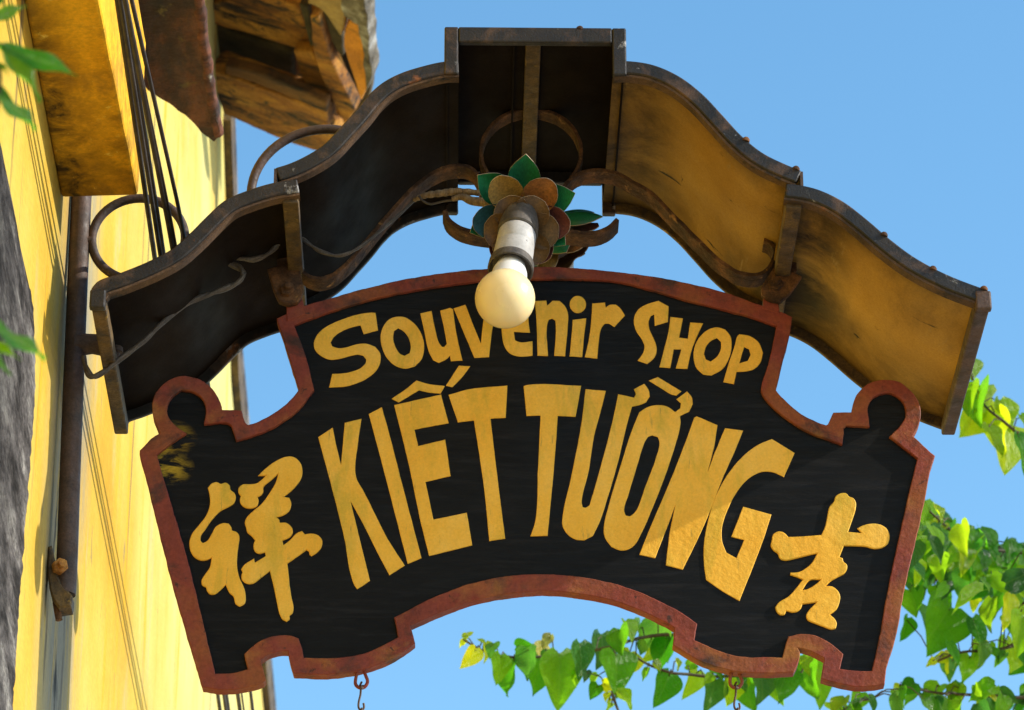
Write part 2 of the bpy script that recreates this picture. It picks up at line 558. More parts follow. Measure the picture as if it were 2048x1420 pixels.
M_RUSTSLAB = mat('rotten_red_brown_eave', [(0.33, (0.014, 0.008, 0.005)), (0.5, (0.045, 0.020, 0.010)), (0.68, (0.16, 0.055, 0.02))], scale=12,
                 stretch=(1.6, 0.5, 1), rough=(0.8, 1), bump=1.0, bscale=45, bdist=0.006,
                 spots=[((0.16, 0.13, 0.03), 18, 0.60, 0.70, (1, 0.7, 1)), ((0.015, 0.01, 0.008), 8, 0.5, 0.66, U1)])
M_MORTAR = mat('lichen_mortar', [(0.36, (0.035, 0.026, 0.014)), (0.52, (0.15, 0.13, 0.10)), (0.68, (0.42, 0.41, 0.38))], scale=20,
               rough=(0.9, 1), bump=0.9, bscale=60, bdist=0.006)
M_GREEN = mat('green_petal_paint', [(0.35, (0.010, 0.13, 0.060)), (0.6, (0.018, 0.22, 0.09))], scale=30, rough=(0.35, 0.55), bump=0.25,
              bscale=90, bdist=0.0006, bstretch=(3, 0.4, 1), spots=[((0.03, 0.06, 0.03), 60, 0.6, 0.75, U1)])
M_ORANGE = mat('orange_petal_paint', [(0.35, (0.20, 0.075, 0.022)), (0.6, (0.34, 0.14, 0.035))], scale=26, rough=(0.4, 0.65), bump=0.2,
               bscale=90, bdist=0.0006, spots=[((0.12, 0.05, 0.02), 40, 0.55, 0.72, U1)])
M_OCHREP = mat('ochre_petal_paint', [(0.35, (0.22, 0.13, 0.03)), (0.6, (0.32, 0.20, 0.05))], scale=26, rough=(0.4, 0.65), bump=0.2,
               bscale=90, bdist=0.0006)
M_PLUM = mat('dark_red_petal_paint', [(0.35, (0.075, 0.022, 0.022)), (0.6, (0.13, 0.040, 0.036))], scale=26, rough=(0.4, 0.65), bump=0.2)
M_TEAL = mat('blue_green_petal_paint', [(0.35, (0.010, 0.045, 0.055)), (0.6, (0.02, 0.08, 0.09))], scale=26, rough=(0.4, 0.65), bump=0.2)
M_BROWNP = mat('bronze_petal_paint', [(0.35, (0.060, 0.030, 0.010)), (0.6, (0.125, 0.064, 0.020))], scale=30, rough=(0.4, 0.65), bump=0.2,
               spots=[((0.05, 0.03, 0.015), 30, 0.55, 0.7, U1)])
M_CUT = mat('bare_petal_edge', [(0.35, (0.34, 0.25, 0.16)), (0.6, (0.5, 0.38, 0.26))], scale=60, rough=(0.6, 0.8), bump=0.1)
M_SOCK = mat('grey_bakelite', [(0.35, (0.34, 0.33, 0.315)), (0.6, (0.46, 0.45, 0.435))], scale=30, rough=(0.45, 0.65), bump=0.2, grain=0.12, bscale=180,
             bdist=0.0006, spots=[((0.06, 0.045, 0.035), 120, 0.64, 0.72, U1)])
M_SOCKD = mat('dark_socket_rim', [(0.4, (0.05, 0.042, 0.034)), (0.6, (0.10, 0.085, 0.07))], scale=50, rough=(0.45, 0.65), bump=0.1)
M_BULBW = mat('white_bulb_collar', [(0.4, (0.70, 0.70, 0.69)), (0.6, (0.78, 0.78, 0.77))], scale=20, rough=(0.35, 0.5), bump=0, grain=0)
M_BULB = mat('yellowed_bulb_plastic', [(0.4, (0.88, 0.72, 0.40)), (0.6, (0.90, 0.76, 0.46))], scale=8, rough=(0.22, 0.30), bump=0, grain=0,
             sss=0.35)
M_STEM = mat('vine_stem', [(0.4, (0.045, 0.035, 0.02)), (0.6, (0.09, 0.075, 0.04))], scale=60, rough=(0.7, 0.9), bump=0.4)
M_LEAF = [
    mat('leaf_green', [(0.3, (0.030, 0.105, 0.008)), (0.7, (0.055, 0.165, 0.014))], scale=30, rough=(0.32, 0.48), bump=0.35, bscale=70,
        bdist=0.0015, trans=0.42, rand=0.35, spots=[((0.20, 0.26, 0.05), 40, 0.66, 0.76, U1)]),
    mat('leaf_deep_green', [(0.3, (0.014, 0.065, 0.016)), (0.7, (0.028, 0.10, 0.026))], scale=30, rough=(0.30, 0.45), bump=0.35, bscale=70,
        bdist=0.0015, trans=0.30, rand=0.35),
    mat('leaf_yellow_green', [(0.3, (0.14, 0.24, 0.012)), (0.7, (0.24, 0.32, 0.03))], scale=30, rough=(0.35, 0.5), bump=0.35, bscale=70,
        bdist=0.0015, trans=0.45, rand=0.3, spots=[((0.30, 0.22, 0.06), 30, 0.60, 0.72, U1)]),
]
M_STREET = mat('pale_street_paving', [(0.35, (0.25, 0.236, 0.214)), (0.6, (0.33, 0.31, 0.28))], scale=1.5, rough=(0.85, 0.95), bump=0.3,
               bscale=20, bdist=0.005)

# ------------------------------------------------------------------ the setting
bm = bmesh.new()
bmesh.ops.create_grid(bm, x_segments=4, y_segments=4, size=1500)
street = link('street', bm, M_STREET)
street['kind'] = 'structure'

XW = -0.532                                            # the house wall, facing +x
house = root('shop_house', 'yellow limewashed house wall with cornice and tiled eave on the left edge', 'house', (XW - 0.1, 0, 0))


def wall_poly(bm, pts, x0, x1):
    prism(bm, [Vector((x1, y, z)) for y, z in pts], Vector((x0 - x1, 0, 0)))


far = [(447, 229), (453, 394), (463, 740), (470, 820), (500, 1120), (530, 1420), (548, 1600)]
fp = [PX(a, b, XW) for a, b in far]
top = [(p.y, p.z) for p in fp]
bm = bmesh.new()
# the wall as a grid of slightly uneven plaster would be lost at this angle; one thick slab with a broken far edge
wall_poly(bm, [(-4, 0), (-4, 5.42), (top[0][0] - 0.02, 5.42)] + top + [(top[-1][0] + 0.6, top[-1][1] - 0.1), (top[-1][0] + 0.6, 0)],
          XW - 0.22, XW)
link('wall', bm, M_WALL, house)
# dark damp capping along the far top edge of the wall
for (o0, o1, m, nm) in ((-0.02, 0.05, M_YSTAIN, 'wall_capping'), (0.05, 0.10, M_MOULD, 'capping_edge')):
    bm = bmesh.new()
    pts = [Vector((XW, p[0], p[1])) for p in top]
    base = []
    for i, p in enumerate(pts):
        d = (pts[min(i + 1, len(pts) - 1)] - pts[max(i - 1, 0)]).normalized()
        n = Vector((0, -d.z, d.y))
        if n.z < 0:
            n = -n
        base.append((p, n))
    R = []
    for p, n in base:
        R.append([bm.verts.new(p + n * o + Vector((x, 0, 0))) for o, x in ((o0, 0.015), (o1, 0.015), (o1, -0.2), (o0, -0.2))])
    for i in range(len(R) - 1):
        for k in range(4):
            bm.faces.new((R[i][k], R[i][(k + 1) % 4], R[i + 1][(k + 1) % 4], R[i + 1][k]))
    bm.faces.new(R[0])
    bm.faces.new(R[-1][::-1])
    link(nm, bm, m, house)

# cornice: a box along the wall ending just before the pole
q = PY(276, 393, -0.08)
XC, ZC = q.x, q.z
bm = bmesh.new()
XN = PZ(198, 0, ZC)
ny = 60
sec = [(XW, ZC - 0.004), (XC, ZC), (XC, ZC + 0.20), (XW, ZC + 0.22)]
R = []
for i in range(ny + 1):
    y = -3.0 + (2.92) * i / ny
    w = mnoise.noise(Vector((y * 9, 0, 1))) * 0.0025
    xs = XC + (XN.x - XC) * (y + 0.08) / (XN.y + 0.08)
    sec = [(XW, ZC - 0.004), (xs, ZC), (xs, ZC + 0.20), (XW, ZC + 0.22)]
    R.append([bm.verts.new((x + (w if k in (1, 2) else 0), y + (mnoise.noise(Vector((x * 40, k, 2))) * 0.004 if i == ny else 0), z + w))
              for k, (x, z) in enumerate(sec)])
for i in range(ny):
    for k in range(4):
        bm.faces.new((R[i][k], R[i][(k + 1) % 4], R[i + 1][(k + 1) % 4], R[i + 1][k]))
bm.faces.new(R[0])
bm.faces.new(R[-1][::-1])
corn = link('cornice', bm, M_CORN, house, bevel=0.004)

# mouldy grey pilaster edge nearest the camera
edge = [(-30, -60), (-22, 120), (-8, 250), (10, 330), (28, 400), (45, 480), (60, 560), (68, 650), (70, 740), (62, 900), (50, 1050), (35, 1250),
        (24, 1420), (16, 1520)]
bm = bmesh.new()
ey = -0.30
R = []
for p in smooth(edge, False, 8, 60, 3.0):
    c = PY(p.x, p.y, ey)
    rw = 0.017
    ring = [bm.verts.new((XW - 0.1, ey + 0.05, c.z))]
    for k in range(7):
        a = PI / 2 - PI / 2 * k / 6
        j = 1 + 0.10 * mnoise.noise(Vector((p.y * 0.03, k, 5)))
        ring.append(bm.verts.new((c.x - rw + rw * math.cos(a) * j, ey + 0.03 * math.sin(a), c.z)))
    for k in range(1, 15):
        ring.append(bm.verts.new((c.x + 0.003 * mnoise.noise(Vector((p.y * 0.02, k * 0.7, 2))), ey - 0.09 * k, c.z)))
    ring.append(bm.verts.new((XW - 0.1, ey - 1.26, c.z)))
    R.append(ring)
for A, B in zip(R, R[1:]):
    n = len(A)
    for k in range(n):
        bm.faces.new((A[k], A[(k + 1) % n], B[(k + 1) % n], B[k]))
bm.faces.new(R[0])
bm.faces.new(R[-1][::-1])
link('pilaster', bm, M_MOULD, house, smooth_angle=60)

# rotten eave board above the cables
zs = PY(430, 280, 0.9).z
slab = [(205, -60), (396, -60), (405, 40), (412, 100), (424, 190), (432, 235), (438, 268), (429, 284), (410, 270), (385, 243), (348, 214),
        (310, 190), (296, 180), (262, 130)]
bm = bmesh.new()
sp = smooth(slab, True, 9, 60, 2.2)
prism(bm, [PZ(p.x, p.y, zs) for p in sp], Vector((0, 0, 0.035)))
link('eave_board', bm, M_RUSTSLAB, house)
rim = [(396, -60), (405, 40), (412, 100), (424, 190), (432, 235), (437, 266)]
bm = bmesh.new()
tube(bm, [PZ(p.x - 4, p.y, zs + 0.008) for p in smooth(rim, False, 6, 60, 3)], lambda t: 0.0095 + 0.0022 * mnoise.noise(Vector((t * 14, 0, 0))), 9)
link('eave_lip', bm, mat('flaking_red_lip', [(0.35, (0.02, 0.009, 0.006)), (0.5, (0.09, 0.03, 0.014)), (0.66, (0.22, 0.07, 0.028))], scale=26,
                         rough=(0.8, 1), bump=1, bscale=70, bdist=0.006, spots=[((0.55, 0.52, 0.46), 26, 0.62, 0.70, (1, 0.6, 1))]),
     house, smooth_angle=60)

# tiled roof edge above, seen from below
RN = Vector((0.39, 0, 1)).normalized()
RP0 = PX(447, 229, XW)


def roof_piece(name, px, m, lift, thick, step=8, rough=1.5, bevel=0.004):
    p0 = RP0 + RN * lift
    bm = bmesh.new()
    prism(bm, [PN(p.x, p.y, p0, RN) for p in smooth(px, True, step, 40, rough)], RN * thick)
    return link(name, bm, m, house, bevel=bevel)


K = (380, 0, 4.302)
roof_piece('soffit_board', [(380, -80), (600, -80), (640, -10), (668, 100), (700, 250), (560, 170), (440, 140), (400, 120)], M_WOOD, 0.055, 0.03)
roof_piece('soffit_board', crop(*K, [(190, 215), (480, 320), (700, 370), (880, 450), (890, 745), (700, 720), (170, 590)]), M_WOODD, 0.035, 0.018)
roof_piece('roof_plank', crop(*K, [(130, 60), (560, -90), (930, 70), (1000, 250), (1045, 435), (880, 410), (690, 350), (420, 270), (150, 200)]),
           M_WOOD, 0.018, 0.015)
roof_piece('verge_beam', crop(*K, [(180, 600), (1180, 960), (1195, 1100), (1400, 1330), (1060, 1295), (290, 985), (230, 800)]), M_WOOD, -0.05, 0.05)
roof_piece('verge_fillet', crop(*K, [(300, 560), (560, 620), (1180, 880), (1178, 975), (480, 690), (300, 640)]), M_WOODB, -0.058, 0.02)
roof_piece('batten', crop(*K, [(885, 440), (1050, 440), (1340, 1080), (1260, 1110), (1170, 880), (1000, 740)]), M_WOOD, -0.012, 0.025)
roof_piece('batten', crop(*K, [(1030, 140), (1105, 150), (1200, 470), (1420, 960), (1330, 1080), (1075, 510)]), M_WOOD, -0.03, 0.03)
roof_piece('batten', crop(*K, [(935, 30), (1010, 60), (1080, 480), (1050, 470)]), M_WOODD, 0.0, 0.016)
roof_piece('eave_lining', crop(*K, [(960, -80), (1420, -80), (1560, 700), (1500, 1000), (1380, 1000), (1150, 450), (1000, 80)]), M_WOODD, 0.03, 0.02)
# the roof goes on towards the camera, above the picture
bm = bmesh.new()
pq = [(XW - 1.2, -4.0), (RP0.x + 0.255, -4.0), (RP0.x + 0.255, 1.93), (XW - 1.2, 1.93)]
prism(bm, [Vector((x, y, RP0.z + 0.03 - 0.39 * (x - RP0.x))) for x, y in pq], RN * 0.06)
link('roof_slope', bm, M_TILE, house)
# curved pan tile, its end cut to a point
tile_px = [(1010, -120), (1330, -120), (1338, 120), (1330, 230), (1296, 325), (1240, 240), (1150, 110), (1050, 45), (1010, 40)]
roof_piece('roof_tile', crop(*K, tile_px), M_OCHREP, -0.035, 0.02, rough=1)
roof_piece('roof_tile', crop(*K, [(1100, 60), (1180, 90), (1300, 300), (1318, 480), (1290, 490), (1240, 400), (1150, 240)]), M_WOODD, -0.012, 0.016)
roof_piece('roof_tile', crop(*K, [(1370, 185), (1450, 220), (1475, 280), (1500, 480), (1520, 760), (1470, 870), (1400, 640), (1320, 370), (1340, 240)]),
           M_TILE, -0.045, 0.03, rough=1.2)
roof_piece('mortar_cap', crop(*K, [(1290, -120), (1480, -120), (1508, 60), (1535, 200), (1548, 450), (1553, 690), (1515, 800), (1500, 600), (1465, 320),
                                   (1440, 215), (1370, 175), (1325, 130)]), M_MORTAR, -0.055, 0.035, rough=4)

# ------------------------------------------------------------------ overhead cables along the wall
cab = [(292, 235, 0.0030, 'thin black cable nearest the yellow cornice'), (303, 241, 0.0026, 'black cable second from the cornice'),
       (309, 246, 0.0030, 'thick black cable in the middle of the bundle by the cornice'),
       (328, 252, 0.0030, 'brown-black cable second from the outer side of the bundle'),
       (335, 255, 0.0014, 'very thin cable twisted along the brown-black one'),
       (351, 262, 0.0024, 'black cable hanging outermost from the yellow wall')]
for i, (a, t, r, lab) in enumerate(cab):
    c = PY(a, 394, (-0.10, -0.15, -0.12, -0.16, -0.159, -0.11)[i])
    e = PZ(t, 0, c.z + 0.004)
    sl = (e.x - c.x) / (e.y - c.y)
    pts = []
    for k in range(110):
        y = -2.0 + 9.0 * k / 109
        u = y + 0.13
        x = c.x + sl * u if u < 0 else c.x + sl * u / (1 + 2.5 * u)
        s = 0.003 * mnoise.noise(Vector((y * 0.8, i * 3.3, 0))) * min(1, abs(u) * 2)
        pts.append(Vector((x, y, c.z + s - 0.010 * u)))
    bm = bmesh.new()
    tube(bm, pts, r, 8)
    o = link('overhead_cable', bm, M_CABLE, None, smooth_angle=60)
    o['label'] = lab
    o['category'] = 'cable'
    o['group'] = 'overhead cables running along the yellow wall'

# ------------------------------------------------------------------ bracket pole
pole = root('bracket_pole', 'rusty iron pole bolted to the yellow wall, carrying the sign canopy', 'pole', PY(130, 1210, 0))
bm = bmesh.new()
tube(bm, spline3([PY(172, 240, 0), PY(162, 410, 0), PY(150, 690, 0), PY(140, 950, 0), PY(134, 1120, 0), PY(130, 1190, 0)], 6), 0.0115, 16)
link('pole', bm, M_PIPE, pole, smooth_angle=50)
bm = bmesh.new()
px_plate([[(96, 1092), (104, 1090), (112, 1130), (122, 1165), (145, 1190), (142, 1212), (118, 1216), (104, 1195), (95, 1150)]], -0.012, 0.012,
         rough=1, ch=0.002, bm=bm)
link('lug_plate', bm, M_YSTAIN, pole)
nb = PY(117, 1134, -0.013)
bm = bmesh.new()
lathe(bm, nb + Vector((0, 0.002, 0)), Vector((0.35, -1, -0.1)), [(0, 0.0085), (0.010, 0.0085), (0.011, 0.0075)], 6)
lathe(bm, nb + Vector((0, 0.002, 0)), Vector((0.35, -1, -0.1)), [(0.0105, 0.0045), (0.019, 0.0045), (0.0195, 0.004)], 12)
link('nut', bm, mat('orange_rust_nut', [(0.35, (0.22, 0.08, 0.015)), (0.6, (0.48, 0.22, 0.04))], scale=90, rough=(0.7, 0.9), bump=0.8, bscale=200),
     pole, smooth_angle=40)
bm = bmesh.new()
tube(bm, [PY(112, 1205, 0.0), PY(118, 1240, 0.0)], 0.004, 8)
link('anchor_tail', bm, M_RUST, pole)
bm = bmesh.new()
tube(bm, [PY(150, 690, 0), PY(185, 688, 0), PY(222, 692, 0)], lambda t: 0.0135 - 0.002 * math.sin(t * PI), 14)
link('stub', bm, M_PIPE, pole, smooth_angle=50)
bm = bmesh.new()
cr = PY(277, 478, 0)
tube(bm, [cr + Vector((0.0525 * math.cos(2 * PI * k / 48), 0, 0.0525 * math.sin(2 * PI * k / 48))) for k in range(48)], 0.0052, 10, closed=True)
link('ring', bm, M_PIPE, pole, smooth_angle=60)
bm = bmesh.new()
tube(bm, [PY(150, 485, 0), PY(184, 482, 0)], 0.006, 10)
link('ring_arm', bm, M_PIPE, pole, smooth_angle=60)

# ------------------------------------------------------------------ canopy over the sign
YF, YR = -0.180, 0.140
LIP, RIMH = 0.009, 0.0165
canopy = root('sign_canopy', 'curved brown sheet-metal canopy with dark iron rim sheltering the hanging sign', 'canopy', PY(1070, 700, 0))


def prof(px, step=7):
    return [Vector((q.x, q.z)) for q in (PY(p.x, p.y, YF) for p in smooth(px, False, step, 50))]


LL = prof([(181, 578), (193, 563), (237, 546), (300, 520), (343, 497), (379, 466), (414, 431), (449, 400), (497, 379), (544, 365), (594, 357)])
UL = prof([(550, 335), (576, 327), (611, 311), (647, 288), (678, 256), (710, 221), (733, 193), (761, 167), (797, 147), (850, 130), (888, 122), (917, 121)])
UR = prof([(1227, 121), (1258, 121), (1307, 129), (1359, 152), (1405, 187), (1446, 230), (1486, 273), (1526, 305), (1570, 327), (1604, 341)])
LR = prof([(1572, 366), (1610, 371), (1642, 380), (1688, 403), (1734, 438), (1781, 478), (1833, 516), (1896, 549), (1979, 581)])
rng = random.Random(3)
for pr, sm in ((LL, M_SHEET_SHADED), (UL, M_SHEET_SHADED), (UR, M_SHEET_LIT), (LR, M_SHEET_LIT)):
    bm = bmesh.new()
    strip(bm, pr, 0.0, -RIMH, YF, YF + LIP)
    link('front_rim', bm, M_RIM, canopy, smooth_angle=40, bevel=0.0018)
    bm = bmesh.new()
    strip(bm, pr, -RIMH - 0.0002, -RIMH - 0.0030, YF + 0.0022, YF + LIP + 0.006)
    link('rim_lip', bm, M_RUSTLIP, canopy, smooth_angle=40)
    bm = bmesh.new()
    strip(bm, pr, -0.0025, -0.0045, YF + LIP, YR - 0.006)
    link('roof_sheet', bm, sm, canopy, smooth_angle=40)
    bm = bmesh.new()
    strip(bm, pr, 0.0, -RIMH, YR - 0.006, YR)
    link('rear_rim', bm, M_YSTAIN if sm is M_SHEET_LIT else M_RIM, canopy, smooth_angle=40, bevel=0.0012)
# raised centre box: top and two sides
tl, tr = PY(889, 55, YF), PY(1252, 56, YF)
bl, br_ = PY(889, 122, YF), PY(1255, 121, YF)
ztop = (tl.z + tr.z) / 2
xl, xr = tl.x, tr.x
zb = (bl.z + br_.z) / 2 - RIMH - 0.0015
wv = 0.0155
for ya, yb, m in ((YF - 0.0015, YF + LIP - 0.0015, M_RIM), (YR - 0.0075, YR + 0.0015, M_RIM)):
    for nm, a, b, c, d in (('', xl + wv, xr - wv, ztop - 0.0195, ztop), ('', xl, xl + wv, zb, ztop), ('', xr - wv, xr, zb, ztop)):
        bm = bmesh.new()
        box(bm, a, b, ya, yb, c, d)
        link('front_rim' if ya < 0 else 'rear_rim', bm, m, canopy, bevel=0.0018)
bm = bmesh.new()
box(bm, xl + 0.002, xr - 0.002, YF + LIP - 0.0015, YR - 0.0075, ztop - 0.005, ztop - 0.003)
link('roof_sheet', bm, M_SHEET_SHADED, canopy)
for x0 in (xl + 0.002, xr - 0.004):
    bm = bmesh.new()
    box(bm, x0, x0 + 0.002, YF + LIP - 0.0015, YR - 0.0075, zb + 0.010, ztop - 0.0055)
    link('side_sheet', bm, M_SHEET_SHADED, canopy)
# centre strut under the box
bm = bmesh.new()
cx = PY(1067, 100, YF).x
box(bm, cx - 0.0085, cx + 0.0085, YF + LIP, YR - 0.008, ztop - 0.014, ztop - 0.0055)
link('centre_strut', bm, M_YSTAIN, canopy, bevel=0.0012)
bm = bmesh.new()
box(bm, cx - 0.022, cx - 0.020, YF + LIP, YR - 0.008, ztop - 0.010, ztop - 0.0055)
link('angle_iron', bm, M_SHEET_SHADED, canopy)
# cross bars at the two steps, and the end plates
for (a, b, m) in ((581, 372, M_YSTAIN), (1588, 383, M_YSTAIN)):
    c = PY(a, b, YF)
    bm = bmesh.new()
    box(bm, c.x - 0.0085, c.x + 0.0085, YF + LIP, YR - 0.0065, c.z - 0.016, c.z - 0.0015)
    link('cross_bar', bm, m, canopy, bevel=0.0012)
for a, b, s, m in ((183, 578, 1, M_YSTAIN), (1979, 581, -1, M_PIPE)):
    c = PY(a, b, YF)
    bm = bmesh.new()
    x0, x1 = sorted((c.x + s * 0.0005, c.x + s * 0.016))
    box(bm, x0, x1, YF + LIP, YR - 0.0065, c.z - 0.0215, c.z - 0.0055)
    link('end_bar', bm, m, canopy, bevel=0.002)
    bm = bmesh.new()
    x0, x1 = sorted((c.x - s * 0.0015, c.x + s * 0.0155))
    box(bm, x0, x1, YF - 0.001, YF + LIP - 0.0005, c.z - 0.0225, c.z - 0.0002)
    link('rim_corner', bm, M_RIM if s > 0 else M_PIPE, canopy, bevel=0.002)
# closing plates where the upper sheets overlap the lower ones
for a, b, s in ((550, 335, 1), (1604, 341, -1)):
    c = PY(a, b, YF)
    bm = bmesh.new()
    x0, x1 = sorted((c.x - s * 0.001, c.x + s * 0.0022))
    box(bm, x0, x1, YF + 0.0005, YR - 0.001, c.z - 0.0195, c.z - 0.001)
    link('step_plate', bm, M_PIPE, canopy)
# rivets along the top edge on the right
for a, b in ((1492, 278), (1592, 336), (1768, 468), (1866, 536), (1968, 576), (1160, 56)):
    c = PY(a, b, YF + 0.03)
    bm = bmesh.new()
    lathe(bm, PY(a, b + 2, YF + 0.002), Vector((0.3, 0, 1)), [(-0.002, 0.0045), (0.0008, 0.0042), (0.0028, 0.0026), (0.0034, 0)], 12)
    link('rivet', bm, M_RUST, canopy, smooth_angle=60)
# bolt through the left end bar
bm = bmesh.new()
b0 = PY(231, 728, -0.03)
lathe(bm, b0, Vector((-0.06, 0.1, 1)), [(0, 0.0035), (0.002, 0.005), (0.014, 0.005), (0.0142, 0.0085), (0.020, 0.0085)], 12)
link('bolt', bm, M_PIPE, canopy, smooth_angle=40)


# wrought flat bars between canopy and sign
def flat_bar(name, px, t, y0, y1, m, closed=False):
    p = [Vector((q.x, q.z)) for q in (PY(v.x, v.y, (y0 + y1) / 2) for v in smooth(px, False, 6, 80, 0.8))]
    bm = bmesh.new()
    # keep the given direction: build rings by hand
    a, b = offset_loop(p, t / 2, False), offset_loop(p, -t / 2, False)
    R = []
    for i, (u, w) in enumerate(zip(a, b)):
        j = 0.0006 * mnoise.noise(Vector((i * 0.6, y0 * 50, px[0][0])))
        R.append([bm.verts.new((u.x, y0 + j, u.y)), bm.verts.new((w.x, y0 - j, w.y)), bm.verts.new((w.x, y1 + j, w.y)),
                  bm.verts.new((u.x, y1 - j, u.y))])
    for i in range(len(R) - 1):
        for k in range(4):
            bm.faces.new((R[i][k], R[i][(k + 1) % 4], R[i + 1][(k + 1) % 4], R[i + 1][k]))
    bm.faces.new(R[0])
    bm.faces.new(R[-1][::-1])
    return link(name, bm, m, canopy, smooth_angle=50, bevel=0.0008)


flat_bar('scroll_bar', [(1122, 392), (1137, 373), (1161, 357), (1201, 352), (1238, 360), (1266, 376), (1296, 393), (1342, 438), (1394, 490), (1440, 534),
                        (1480, 557), (1519, 559), (1540, 540), (1549, 512), (1538, 494), (1526, 490)], 0.0045, -0.012, 0.016, M_RUST)
flat_bar('scroll_bar', [(965, 392), (955, 362), (941, 347), (903, 343), (872, 354), (836, 378), (802, 412), (757, 464), (723, 505), (691, 541), (660, 563),
                        (633, 568), (612, 559), (600, 541), (596, 515)], 0.0045, -0.012, 0.016, M_RUST)
rc = [(1062 + 100 * math.cos(math.radians(a)), 312 - 86 * math.sin(math.radians(a))) for a in range(-38, 219, 12)]
flat_bar('hoop', rc, 0.0042, -0.010, 0.012, M_RUST)
flat_bar('crescent', [(889, 432), (897, 450), (913, 464), (940, 474), (1000, 482), (1070, 482), (1133, 474), (1165, 478), (1195, 476), (1218, 466), (1234, 450)],
         0.005, -0.016, 0.014, M_RUST)
bm = bmesh.new()
cr = PY(652, 388, 0.02)
tube(bm, [cr + Vector((0.0855 * math.cos(math.radians(a)), 0, 0.0855 * math.sin(math.radians(a)))) for a in range(42, 200, 6)], 0.0055, 10)
link('pipe_hoop', bm, M_PIPE, canopy, smooth_angle=60)
# hanger plates with their bolts
for px, bp in ((crop(520, 320, 4.436, [(65, 965), (180, 932), (335, 915), (358, 1000), (376, 1090), (370, 1200), (330, 1258), (240, 1275), (170, 1250),
                                       (138, 1195)]), (575, 581)),
               (crop(1440, 320, 4.437, [(485, 940), (600, 965), (725, 1030), (620, 1180), (540, 1250), (440, 1232), (372, 1190), (365, 1130), (410, 1050)]),
                (1551, 570))):
    bm = px_plate([px], -0.016, -0.008, rough=0.7, ch=0.0012)
    hp = link('hanger_plate', bm, M_RUST, canopy)
    bm = bmesh.new()
    c = PY(*bp, -0.0155)
    lathe(bm, c, Vector((0, -1, 0)), [(0, 0.0085), (0.005, 0.0085), (0.006, 0.0075)], 6)
    lathe(bm, c, Vector((0.1, -1, 0.1)), [(0.005, 0.004), (0.012, 0.004), (0.0125, 0.003)], 10)
    link('bolt', bm, M_RUST, hp, smooth_angle=40)
    # hanging strap up to the cross bar
    bm = bmesh.new()
    cz = PY(*px[1], -0.012)
    box(bm, cz.x - 0.004, cz.x + 0.010, -0.0145, -0.0095, cz.z - 0.004, cz.z + 0.085)
    link('hanger_strap', bm, M_RUST, canopy)

# ------------------------------------------------------------------ the hanging sign
sign = root('shop_sign', 'black hanging shop sign with rust-red iron frame and gold painted lettering', 'sign', PY(1080, 1380, 0))
G, A_, B_ = (270, 740, 5.251), (540, 560, 3.9385), (1040, 560, 3.657)
H, I_, J = (390, 1230, 4.452), (1330, 1200, 4.096), (1500, 740, 5.12)
outer = (crop(*G, [(95, 1050), (85, 1010), (48, 885), (50, 845), (170, 720), (262, 662), (215, 560), (186, 460), (180, 360), (205, 265), (270, 170), (360, 100),
                   (480, 60), (600, 70), (700, 105), (790, 175), (860, 260), (900, 350), (915, 415), (1120, 422), (1160, 550), (1185, 575), (1300, 535),
                   (1450, 455), (1600, 345), (1725, 198), (1690, 95)])
         + crop(*A_, [(150, 610), (100, 440), (52, 300), (140, 262), (260, 205), (440, 152), (600, 105), (830, 45), (1000, 5)])
         + [(850, 551), (920, 541.5), (1000, 535.5), (1085, 533), (1160, 536), (1250, 545), (1349, 560), (1458, 587), (1505, 604), (1557, 621.5)]
         + crop(*B_, [(1993, 268), (1975, 380), (1920, 600)])
         + crop(*J, [(265, 205), (340, 290), (450, 390), (580, 480), (700, 535), (780, 565), (800, 555), (855, 432), (1040, 430), (1055, 350), (1085, 265),
                     (1160, 175), (1260, 115), (1400, 95), (1520, 115), (1620, 185), (1690, 260), (1735, 350), (1750, 440), (1735, 540), (1700, 620),
                     (1670, 672), (1895, 880), (1850, 1010), (1800, 1290)])
         + crop(*I_, [(1945, 0), (1900, 270), (1815, 560), (1800, 690), (1700, 705), (1580, 710), (1450, 690), (1280, 645), (1290, 570), (1305, 475),
                      (1200, 420), (1090, 392), (1105, 440), (1080, 540), (1055, 590), (900, 598), (750, 597), (610, 590), (450, 555), (300, 505),
                      (180, 440), (65, 370), (75, 225), (0, 180)])
         + [(1290, 1225), (1230, 1202), (1160, 1188), (1090, 1182), (1020, 1187), (950, 1200), (880, 1225)]
         + crop(*H, [(1920, 95), (1960, 250), (1850, 330), (1700, 415), (1510, 480), (1300, 520), (1100, 530), (880, 520), (850, 430), (830, 322), (760, 322),
                     (660, 350), (585, 395), (605, 470), (632, 575), (610, 600), (500, 635), (400, 655), (250, 665), (70, 645), (0, 420)])
         + [(347, 1175)])
